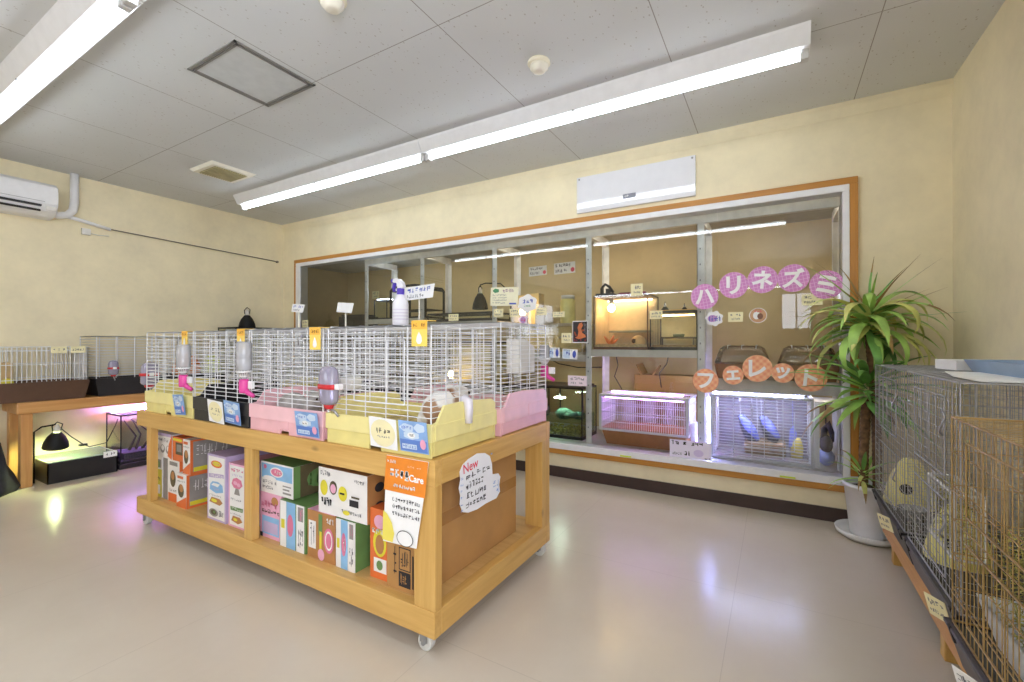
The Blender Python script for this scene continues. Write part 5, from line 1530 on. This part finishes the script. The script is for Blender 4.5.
b = MB(); b.prism([(0, 0), (.04, .01), (.05, .1), (.03, .15), (.008, .12)], (.075, 3.70, .37), (1, 0, 0), (0, 0, 1), (0, .02, 0)); b.wire((.1, 3.71, .51), (.1, 3.71, .715), .002)
tag(b.build('hanging_toy', HAM), 'narrow blue cloth toy hanging at the right of the ferret cage', 'toy')
t = thing('plastic_tub', (.13, 3.7, z0 + .0205), 'small yellow plastic tub at the right of the ferret cage floor', 'tub')
MB().lathe((.125, 3.72, z0 + .0205), [(0, 0), (.036, 0), (.038, .07), (.03, .11), (.02, .135), (0, .135)], 18).build('body', plain('yellow_tub', (226, 206, 92), .5, var=.06), t)
b = MB(); b.box(-.2, .06, 3.66, 3.86, z0 + .0205, z0 + .11); tag(b.build('bedding_box', plain('tan_fleece', (140, 116, 86), .95, var=.2, vscale=30), bevel=.02, seg=3), 'tan fleece bed on the floor of the ferret cage', 'pet bed')
# slim illuminated stand to the right with dark cloth
t = thing('utility_stand', (.29, 3.7, SZ), 'narrow white framed stand right of the ferret cage holding dark cloths', 'stand')
b = MB()
for x in (.232, .352):
    for y in (3.56, 3.86):
        b.box(x - .012, x + .012, y - .012, y + .012, SZ, .70)
b.box(.22, .364, 3.55, 3.87, .70, .715)
b.build('frame', WHITE, t)
b = MB(); b.ball((.29, 3.7, .42), (.04, .1, .06), 14, 0); b.tube([(.27, 3.68, .44), (.28, 3.68, .52), (.3, 3.68, .56), (.32, 3.67, .5), (.325, 3.66, .44)], [.014, .02, .024, .016, .008], 8); b.tube([(.29, 3.7, .55), (.29, 3.7, .7)], .004, 5)
b.build('dark_cloth', plain('dark_plum_fabric', (58, 48, 54), .9, var=.1), t)
b = MB(); b.ball((.29, 3.7, .33), (.05, .11, .055), 14, 0); b.build('blue_cloth', plain('pale_blue_fabric', (150, 164, 206), .9, var=.1), t)
# aquarium
a = terrarium(-1.76, -1.40, 3.55, 3.9, SZ, .72, 'planted turtle tank with black mesh lid at the left of the lower showcase', GT, .014)
MB().box(-1.745, -1.415, 3.565, 3.885, SZ + .026, .475).build('water', clear('tank_water', (226, 238, 232), .8, .02, body=.04, bodyc=(150, 170, 160)), a)
b = MB(); rg = random.Random(8)
for k in range(90):
    b.ball((rg.uniform(-1.735, -1.425), rg.uniform(3.575, 3.85), SZ + .026 + rg.uniform(.0, .05)), (.014, .014, .011), 6)
b.build('gravel', plain('mossy_gravel', (186, 180, 104), .9, var=.35, vscale=40), a)
b = MB(); b.ball((-1.63, 3.7, .47), (.085, .07, .05), 14); b.ball((-1.5, 3.72, .46), (.07, .06, .035), 14); b.ball((-1.55, 3.66, .47), (.06, .06, .03), 12)
b.build('moss_rock', plain('moss_rock', (76, 112, 92), .95, var=.35, vscale=20), a)
b = MB(); b.tube([(-1.52, 3.86, .7), (-1.51, 3.84, .6), (-1.5, 3.82, .5), (-1.5, 3.8, .4)], .006, 6); b.build('air_hose', BLACKP, a)
MB().box(-1.69, -1.61, 3.62, 3.68, .612, .622).build('lamp', emit('aqua_lamp_glow', (226, 255, 236), 40.0), a)
b = MB(); b.tube([(-1.65, 3.65, .622), (-1.65, 3.65, .705)], .004, 6); b.build('lamp_stem', BLACKP, a)
b = MB(); b.box(-1.95, -1.40, 3.515, 3.545, .722, .734); b.box(-1.9, -1.42, 3.545, 3.9, .7225, .732)
tag(b.build('lid_tray', plain('dark_grey_lid', (70, 66, 62), .5, var=.1)), 'flat dark cover over the planted turtle tank', 'lid')
# further tanks, partly hidden by the cages in front
a = terrarium(-2.15, -1.40, 3.56, 3.92, 1.001, 1.27, 'long glass tank on the middle shelf behind the pink corner cage', GT, .012, framem=plain('pale_frame', (206, 196, 176), .5, var=.05))
MB().box(-2.13, -1.42, 3.575, 3.905, 1.024, 1.05).build('sand', SAND, a)
MB().box(-2.13, -1.42, 3.9, 3.905, 1.05, 1.25).build('backing_board', plain('tank_backing_straw', (222, 204, 150), .8, var=.05), a)
b = MB(); b.tube([(-1.66, 3.66, 1.15), (-1.5, 3.66, 1.155), (-1.44, 3.66, 1.16)], .008, 6); b.build('perch', WHITE, a)
b = MB(); b.box(-1.905, -1.77, 3.65, 3.78, 1.2705, 1.37); tag(b.build('storage_tub', OFFW, bevel=.01), 'white lidded tub standing on the long glass tank', 'tub')
t = thing('storage_jar', (-1.595, 3.7, 1.2705), 'pale yellow clear jar standing on the long glass tank', 'jar')
MB().lathe((-1.595, 3.7, 1.2705), [(0, 0), (.065, 0), (.068, .01), (.068, .2), (.055, .22), (0, .22)], 24).build('jar', plain('pale_yellow_jar', (226, 216, 140), .3, var=.06), t)
MB().lathe((-1.595, 3.7, 1.4905), [(0, 0), (.06, 0), (.06, .03), (0, .03)], 24).build('lid', OFFW, t)
for k, (x, w, h, c) in enumerate(((-2.13, .16, .29, (214, 190, 130)), (-1.98, .13, .3, (206, 184, 132)))):
    b = MB(); b.box(x - w / 2 + .01, x + w / 2 - .01, 3.78, 3.9, 1.2705, 1.2705 + h)
    tag(b.build('storage_box', plain('kraft_pale_%d' % k, c, .7, var=.05), bevel=.004), ['tall tan box on the long glass tank, behind the framed paper sign', 'tall tan box on the long glass tank, behind the flower shaped sign'][k], 'box')
t = thing('heat_bulb', (-2.02, 3.64, 1.2705), 'bare glowing heat bulb on a stem below the flower shaped sign', 'lamp')
MB().ball((-2.02, 3.64, 1.385), (.03, .03, .034), 16).build('bulb', WARM, t)
MB().lathe((-2.02, 3.64, 1.2705), [(0, 0), (.035, 0), (.034, .01), (.012, .014), (.012, .07), (.02, .074), (.02, .088), (0, .088)], 16).build('holder', OFFW, t)
a = terrarium(-3.1, -2.32, 3.56, 3.92, 1.311, 1.40, 'flat black lidded glass tank under the clamp lamp', GT, .016)
dome_lamp(-2.51, 3.66, 1.43, 1.02, 'black dome lamp with greenish light at the left of the paper sign', [(-2.51, 3.66, 1.61), (-2.51, 3.66, 1.67), (-2.47, 3.70, 1.69), (-2.36, 3.8, 1.69), (-2.3, 3.9, 1.6), (-2.3, 3.9, 1.42)], emit('greenish_bulb_glow', (206, 255, 214), 30.0), tall=1.7, bulb_h=-.002)
t = thing('black_frame_cage', (-3.38, 3.72, 1.361), 'black framed open cage with arched top behind the spray bottle', 'pet cage')
b = MB(); x0, x1, y0, y1, z0, z1 = -3.66, -3.16, 3.6, 3.9, 1.361, 1.70
for y in (y0, y1):
    b.tube([(x0, y, z0), (x0, y, z1 - .03), (x0 + .03, y, z1), (x0 + .14, y, z1 + .015), (x1 - .14, y, z1 + .015), (x1 - .03, y, z1), (x1, y, z1 - .03), (x1, y, z0)], .013, 8)
    b.tube([(x0, y, z0 + .01), (x1, y, z0 + .01)], .012, 6)
for x in (x0, x1):
    b.tube([(x, y0, z0 + .01), (x, y1, z0 + .01)], .012, 6); b.tube([(x, y0, z1 - .03), (x, y1, z1 - .03)], .012, 6)
b.build('frame', BLACKM, t)
MB().box(x0, x1, y0 + .05, y1 - .02, 1.45, 1.462).build('ledge', plain('dark_olive_ledge', (70, 62, 44), .7, var=.1), t)
a = terrarium(-3.9, -3.70, 3.58, 3.92, 1.361, 1.58, 'small glass tank with a bluish light strip in the left corner bay', GT, .01)
MB().box(-3.89, -3.71, 3.62, 3.68, 1.582, 1.592).build('led_strip', emit('bluish_strip_glow', (210, 230, 255), 14.0), a)
b = MB(); b.box(-4.75, -4.12, 3.62, 3.95, .28, 1.24)
tag(b.build('storage_cabinet', plain('olive_cabinet', (120, 104, 70), .7, var=.06), bevel=.006), 'dull olive cabinet in the far left corner of the showcase', 'cabinet')
b = MB(); b.box(-4.62, -4.2, 3.68, 3.92, 1.2405, 1.42).box(-4.6, -4.22, 3.70, 3.90, 1.42, 1.44)
b.box(-4.45, -4.37, 3.672, 3.682, 1.30, 1.36)
tag(b.build('dark_case', BLACKP, bevel=.01), 'dark case on the olive cabinet behind the blank white sign', 'case')
# lower left bays, glimpsed through the wire cages
for i, (x0, x1, z, h, lab) in enumerate(((-3.9, -3.2, .741, .42, 'glass tank on the lower shelf seen through the wires, leftmost'), (-3.08, -2.32, .661, .45, 'glass tank on the lower shelf with a bright bulb seen through the wires'), (-2.19, -1.87, .5005, .2, 'small glass tank on the grey bin behind the pink corner cage'))):
    a = terrarium(x0, x1, 3.57, 3.9, z, z + h, lab, GT, .014)
    MB().box(x0 + .02, x1 - .02, 3.59, 3.88, z + .026, z + .05).build('sand', SAND, a)
    MB().box(x0 + .02, x1 - .02, 3.885, 3.89, z + .05, z + h - .02).build('backing_board', plain('tank_backing_%d' % i, [(186, 170, 116), (200, 190, 140), (206, 196, 160)][i], .8, var=.08), a)
t = thing('heat_bulb', (-2.9, 3.7, .711), 'bright heat bulb inside the lower tank glimpsed above the brown and white rabbit', 'lamp')
MB().ball((-2.9, 3.7, .775), (.032, .032, .036), 16).build('bulb', WARM, t)
MB().lathe((-2.9, 3.7, .711), [(0, 0), (.03, 0), (.028, .02), (.014, .03), (0, .035)], 14).build('holder', OFFW, t)
b = MB(); b.box(-2.2, -1.86, 3.6, 3.9, SZ, .5); tag(b.build('storage_bin', plain('grey_bin', (150, 146, 136), .5, var=.06), bevel=.01), 'grey storage bin on the showcase floor behind the stand', 'bin')
b = MB(); b.box(-1.08, -.56, 3.985, 4.2, SZ, .82); b.obox((-1.03, 4.04, .87), (.05, .06, .006), (.2, 1.1, 0)); b.obox((-.9, 4.04, .86), (.05, .06, .006), (0, -.95, .1))
tag(b.build('cardboard_box', plain('dull_kraft', (150, 120, 60), .8, var=.06, vscale=6)), 'open kraft cardboard box behind the purple lit cage', 'cardboard box')
for i, pts in enumerate(([(-1.24, 3.95, 1.01), (-1.22, 3.96, .9), (-1.25, 3.95, .8), (-1.18, 3.94, .69)], [(-.78, 3.95, 1.01), (-.8, 3.96, .92), (-.86, 3.95, .84), (-.84, 3.94, .72)], [(-1.95, 3.95, .97), (-1.8, 3.96, .9), (-1.6, 3.95, .87), (-1.36, 3.93, .88)])):
    b = MB(); b.tube(pts, .005, 6)
    tag(b.build('power_cable', BLACKP), ['black cord hanging behind the purple lit cage, left end', 'black cord hanging to the cardboard box behind the purple lit cage', 'black cord slung across the bay above the turtle tank'][i], 'cord')

# ------------------------------------------------------------------ cards and letters on the glass
GF = GY - .001   # room side of the panes
GB = GY + .001
def gcard(x0, x1, z0, z1, mat, label, cat='card', name='paper_card', deco=None, y=GF, group=None, rot=0, mats=None):
    w, h = x1 - x0, z1 - z0; b = MB()
    u = Vector((math.cos(rot), 0, math.sin(rot))); v = Vector((-math.sin(rot), 0, math.cos(rot)))
    o = Vector(((x0 + x1) / 2, y - .002, (z0 + z1) / 2)) - u * w / 2 - v * h / 2
    b.prism([(0, 0), (w, 0), (w, h), (0, h)], o, u, v, (0, .0018, 0), 0)
    F = Face(b, o, u, v, w, h)
    if deco: deco(F)
    else: F.scrawl(.12, .55, .88, .85, 1, 4).scrawl(.12, .18, .8, .4, 1, 6)
    return tag(b.build(name, mats or [mat, GREYINK, BLUEINK, REDINK, INK, plain('green_print', (90, 160, 110), .6, var=0)]), label, cat, group)
def d_main(F):
    F.flower(.2, .82, .12, .12, 5, 5).scrawl(.34, .72, .96, .92, 3, 6, thick=.1)
    for k in range(4):
        F.scrawl(.08, .54 - k * .14, .6, .62 - k * .14, 1, 10)
    F.rect(.7, .08, .94, .16, 2)
gcard(-2.198, -1.915, 1.425, 1.588, plain('lemon_white_paper', (250, 246, 214), .7, var=.02), 'large cream handwritten paper sign on the glass, beside the flower shaped sign', 'sign', 'paper_sign', d_main, mats=[plain('lemon_white_paper', (250, 246, 214), .7), GREYINK, BLUEINK, plain('plum_marker', (150, 100, 140), .6, var=0), INK, plain('green_print', (90, 160, 110), .6, var=0)], rot=-.04)
def shape_sign(cx, cz, rx, rz, petals, depth, mat, label, deco):
    b = MB(); n = 56; pts = []
    for i in range(n):
        th = 2 * PI * i / n; q = 1 - depth * (.5 + .5 * math.cos(petals * th + .6))
        pts.append((rx * q * math.cos(th), rz * q * math.sin(th)))
    b.prism(pts, (cx, GF - .002, cz), (1, 0, 0), (0, 0, 1), (0, .0018, 0), 0)
    F = Face(b, (cx - rx, GF - .002, cz - rz), (1, 0, 0), (0, 0, 1), 2 * rx, 2 * rz); deco(F)
    return tag(b.build('cutout_sign', [mat, GREYINK, BLUEINK, REDINK, plain('lilac_print', (196, 150, 206), .6, var=.05), plain('green_print', (90, 160, 110), .6), T1, T2]), label, 'sign')
T1 = plain('tan_print', (206, 160, 120), .6, var=.1); T2 = plain('brown_print', (130, 90, 70), .6, var=.1)
def d_fl(F): F.scrawl(.25, .5, .8, .74, 2, 3, thick=.12).scrawl(.3, .3, .8, .44, 5, 4)
shape_sign(-1.825, 1.436, .096, .08, 6, .14, PAPER, 'white flower shaped sign with blue writing on the glass above the bare bulb', d_fl)
def d_ht(F): F.disc(.5, .5, .3, .3, 4).scrawl(.3, .35, .75, .65, 3, 2)
shape_sign(-1.866, 1.296, .046, .045, 5, .12, plain('pale_pink_paper', (246, 222, 232), .6, var=.03), 'small pink flower cutout sign below the bare bulb', d_ht)
def d_cl(F): F.disc(.4, .5, .26, .22, 4).scrawl(.2, .3, .85, .7, 2, 5, thick=.1)
shape_sign(-.365, 1.268, .058, .054, 7, .16, PAPER, 'white cloud shaped sign with lilac marks under the first pink letter', d_cl)
def d_rd(F): F.disc(.5, .5, .46, .46, 6).disc(.42, .5, .2, .26, 0).disc(.62, .44, .16, .2, 7).scrawl(.25, .7, .75, .85, 3, 3)
shape_sign(-.101, 1.281, .052, .05, 3, .02, PAPER, 'round sticker with a small animal picture under the third pink letter', d_rd)
gcard(-.279, -.189, 1.242, 1.307, CREAM, 'cream card between the cloud sign and the round animal sticker', group='cream cards in the showcase')
for (x0, x1, z0, z1, lab) in ((-2.165, -2.065, 1.33, 1.40, 'cream card on the glass under the left half of the paper sign'), (-2.0, -1.9, 1.325, 1.395, 'cream card on the glass just left of the bare bulb'), (-1.745, -1.643, 1.333, 1.395, 'cream card on the glass right of the bare bulb'), (-1.588, -1.48, 1.31, 1.356, 'low cream card on the glass in front of the yellow jar'), (-2.672, -2.556, 1.308, 1.372, 'cream card on the glass under the greenish dome lamp'), (-4.88, -4.77, 1.28, 1.372, 'cream card on the glass at the far left of the showcase'), (-.941, -.852, 1.452, 1.542, 'cream card on the glass above the taller glass tank'), (-.80, -.71, 1.275, 1.336, 'cream card on the glass at the corner of the lower glass tank'), (-1.508, -1.42, 1.10, 1.18, 'cream card on the glass under the reptile photo card')):
    gcard(x0, x1, z0, z1, CREAM, lab, y=GB + .001 if False else GF, group='cream cards in the showcase')
def d_liz(F): F.rect(.04, .04, .96, .96, 4).poly([(.16, .24), (.34, .3), (.4, .5), (.34, .7), (.44, .88), (.62, .92), (.7, .8), (.58, .64), (.64, .46), (.84, .36), (.88, .26), (.6, .2), (.4, .17)], 6).poly([(.2, .3), (.1, .5), (.16, .52), (.3, .34)], 7).poly([(.62, .6), (.82, .62), (.8, .54), (.64, .52)], 7).scrawl(.08, .06, .9, .2, 3, 6).scrawl(.74, .3, .94, .9, 1, 2)
gcard(-1.412, -1.282, 1.1, 1.276, PAPER, 'dark photo card of an orange reptile on the glass beside the taller tank', 'card', 'photo_card', d_liz, mats=[PAPER, GREYINK, BLUEINK, plain('wine_print', (160, 60, 70), .6, var=0), plain('charcoal_print', (52, 46, 48), .6, var=.1), INK, plain('rust_print', (214, 122, 70), .6, var=.1), plain('rust_dark_print', (170, 80, 50), .6, var=.1)])
def d_wh(F): F.rect(.04, .06, .5, .94, 6).scrawl(.1, .3, .5, .75, 2, 3).disc(.8, .5, .12, .36, 2).scrawl(.06, .8, .9, .95, 1, 7)
WB = [PAPER, GREYINK, BLUEINK, REDINK, INK, GREYINK, PALEB]
gcard(-1.635, -1.525, .975, 1.062, PAPER, 'white and blue price card on the glass beside the pink corner cage', deco=d_wh, mats=WB)
gcard(-1.50, -1.37, .97, 1.05, PAPER, 'white and blue price card on the glass next to the shelf post', deco=d_wh, mats=WB, rot=-.05)
gcard(-1.452, -1.29, .756, .838, plain('pink_white_paper', (250, 232, 240), .6, var=.02), 'pink edged label card on the glass above the turtle tank')
def d_pur(F): F.scrawl(.03, .72, .8, .96, 4, 8, thick=.18).scrawl(.06, .12, .3, .28, 1, 5).scrawl(.36, .1, .5, .4, 4, 2).disc(.7, .34, .12, .2, 6).scrawl(.84, .0, 1, .14, 4, 2)
gcard(-.66, -.385, .287, .41, plain('lilac_white_paper', (238, 230, 250), .6, var=.02), 'pale lilac sign with dark lettering on the sill before the barred cage', 'sign', 'paper_sign', d_pur, mats=[plain('lilac_white_paper', (238, 230, 250), .6), GREYINK, BLUEINK, REDINK, INK, INK, plain('lilac_blob', (214, 198, 236), .6, var=0)])
# notes taped to the far wall
def d_note(F): F.scrawl(.06, .6, .8, .9, 4, 6).scrawl(.06, .12, .6, .45, 1, 8).disc(.88, .3, .09, .2, 3)
gcard(-2.28, -2.07, 1.812, 1.912, PAPER, 'white notice on the far wall, left of the upper pair', y=YW - .001, deco=d_note, rot=.03)
gcard(-1.985, -1.75, 1.81, 1.925, PAPER, 'white notice on the far wall, right of the upper pair', y=YW - .001, deco=d_note, rot=.02)
gcard(-4.66, -4.53, 1.69, 1.79, CREAM, 'cream note on the far wall in the left bay', y=YW - .001)
gcard(.14, .25, 1.335, 1.405, CREAM, 'cream note on the glass under the last pink letter', y=GF)

def grid_disc(name, rgb, rgb2, kind):
    m = NT(name); tc = m.n('ShaderNodeTexCoord'); sp = m.n('ShaderNodeSeparateXYZ')
    mp = m.n('ShaderNodeMapping'); mp.inputs['Rotation'].default_value = (0, .18 if kind == 'check' else .78, 0); m.l(tc.outputs['Object'], mp.inputs['Vector']); m.l(mp.outputs[0], sp.inputs[0])
    def line(s):
        q = m.math('DIVIDE', s, .022 if kind == 'check' else .03)
        f_ = m.math('SUBTRACT', q, m.math('FLOOR', q))
        return m.math('LESS_THAN', f_, .16 if kind == 'check' else .5)
    a, c_ = line(sp.outputs[0]), line(sp.outputs[2])
    if kind == 'check':
        fac = m.math('MULTIPLY', m.math('MAXIMUM', a, c_), .55)
    else:
        fac = m.math('MULTIPLY', m.math('ADD', a, c_), .5)
    m.l(m.mix(fac, lin(rgb), lin(rgb2)), m.b.inputs['Base Color']); m.b.inputs['Roughness'].default_value = .55
    return m.m
PINKD = grid_disc('pink_check_paper', (214, 138, 202), (244, 210, 238), 'check')
ORAD = grid_disc('orange_argyle_paper', (250, 192, 146), (238, 154, 118), 'argyle')
LET = plain('white_letter', (252, 250, 252), .6, var=0)
def letter(ch, cx, cz, d, mat, label, rot=0., sc=.62, cat='letter'):
    b = MB(); n = 40
    b.prism([(d / 2 * math.cos(2 * PI * i / n), d / 2 * math.sin(2 * PI * i / n)) for i in range(n)], (cx, GF - .0035, cz), (1, 0, 0), (0, 0, 1), (0, .003, 0), 0)
    F = Face(b, (cx - d / 2, GF - .0035, cz - d / 2), (1, 0, 0), (0, 0, 1), d, d)
    vs, fs, tw, th = text_geo(ch, .035)
    k = d * sc / max(tw, th)
    F.text(ch, .5, .5, th * k, 1, .035, rot)
    tag(b.build('letter_sign', [mat, LET]), label, cat)
for ch, cx, cz, r_, lab in (('ハ', -.427, 1.421, .05, 'pink checked letter disc at the left end of the upper row, on the post'), ('リ', -.246, 1.489, .0, 'pink checked letter disc, second from the left in the upper row'), ('ネ', -.075, 1.514, -.08, 'pink checked letter disc in the middle of the upper row'), ('ズ', .096, 1.512, 0, 'pink checked letter disc, fourth from the left in the upper row'), ('ミ', .268, 1.459, -.05, 'pink checked letter disc at the right end of the upper row by the plant')):
    letter(ch, cx, cz, .176, PINKD, lab, r_, .7)
for ch, cx, cz, d, r_, lab in (('フ', -.421, .838, .166, 0, 'orange letter disc at the left end of the lower row, on the post'), ('ェ', -.25, .883, .128, .1, 'small orange letter disc, second from the left in the lower row'), ('レ', -.106, .932, .176, .0, 'largest orange letter disc in the middle of the lower row'), ('ッ', .038, .907, .126, -.05, 'small orange letter disc, fourth from the left in the lower row'), ('ト', .187, .882, .172, -.1, 'orange letter disc at the right end of the lower row, half under leaves')):
    letter(ch, cx, cz, d, ORAD, lab, r_, .64)

# ------------------------------------------------------------------ daylight, camera, colour
w = bpy.data.worlds.new('daylight'); SC.world = w; w.use_nodes = True
bg = w.node_tree.nodes['Background']; bg.inputs[0].default_value = lin((214, 226, 246)); bg.inputs[1].default_value = 1.6
cam = bpy.data.cameras.new('camera'); cam.sensor_width = 36; cam.lens = 36 * 450 / 1024; cam.clip_start = .02
co = bpy.data.objects.new('camera', cam); COL.objects.link(co)
co.location = (0, 0, 1.1); co.rotation_euler = (math.radians(90.2434), 0, math.radians(30.39))
SC.camera = co
vs = SC.view_settings
SC.display_settings.display_device = 'sRGB'
vs.view_transform = 'Standard'; vs.look = 'None'; vs.gamma = 1; vs.use_curve_mapping = False; vs.exposure = 0.8
SC.cycles.use_denoising = True
SC.cycles.max_bounces = 10; SC.cycles.transparent_max_bounces = 40; SC.cycles.diffuse_bounces = 5; SC.cycles.glossy_bounces = 4
SC.cycles.sample_clamp_indirect = 6.0
SC.cycles.caustics_reflective = False; SC.cycles.caustics_refractive = False
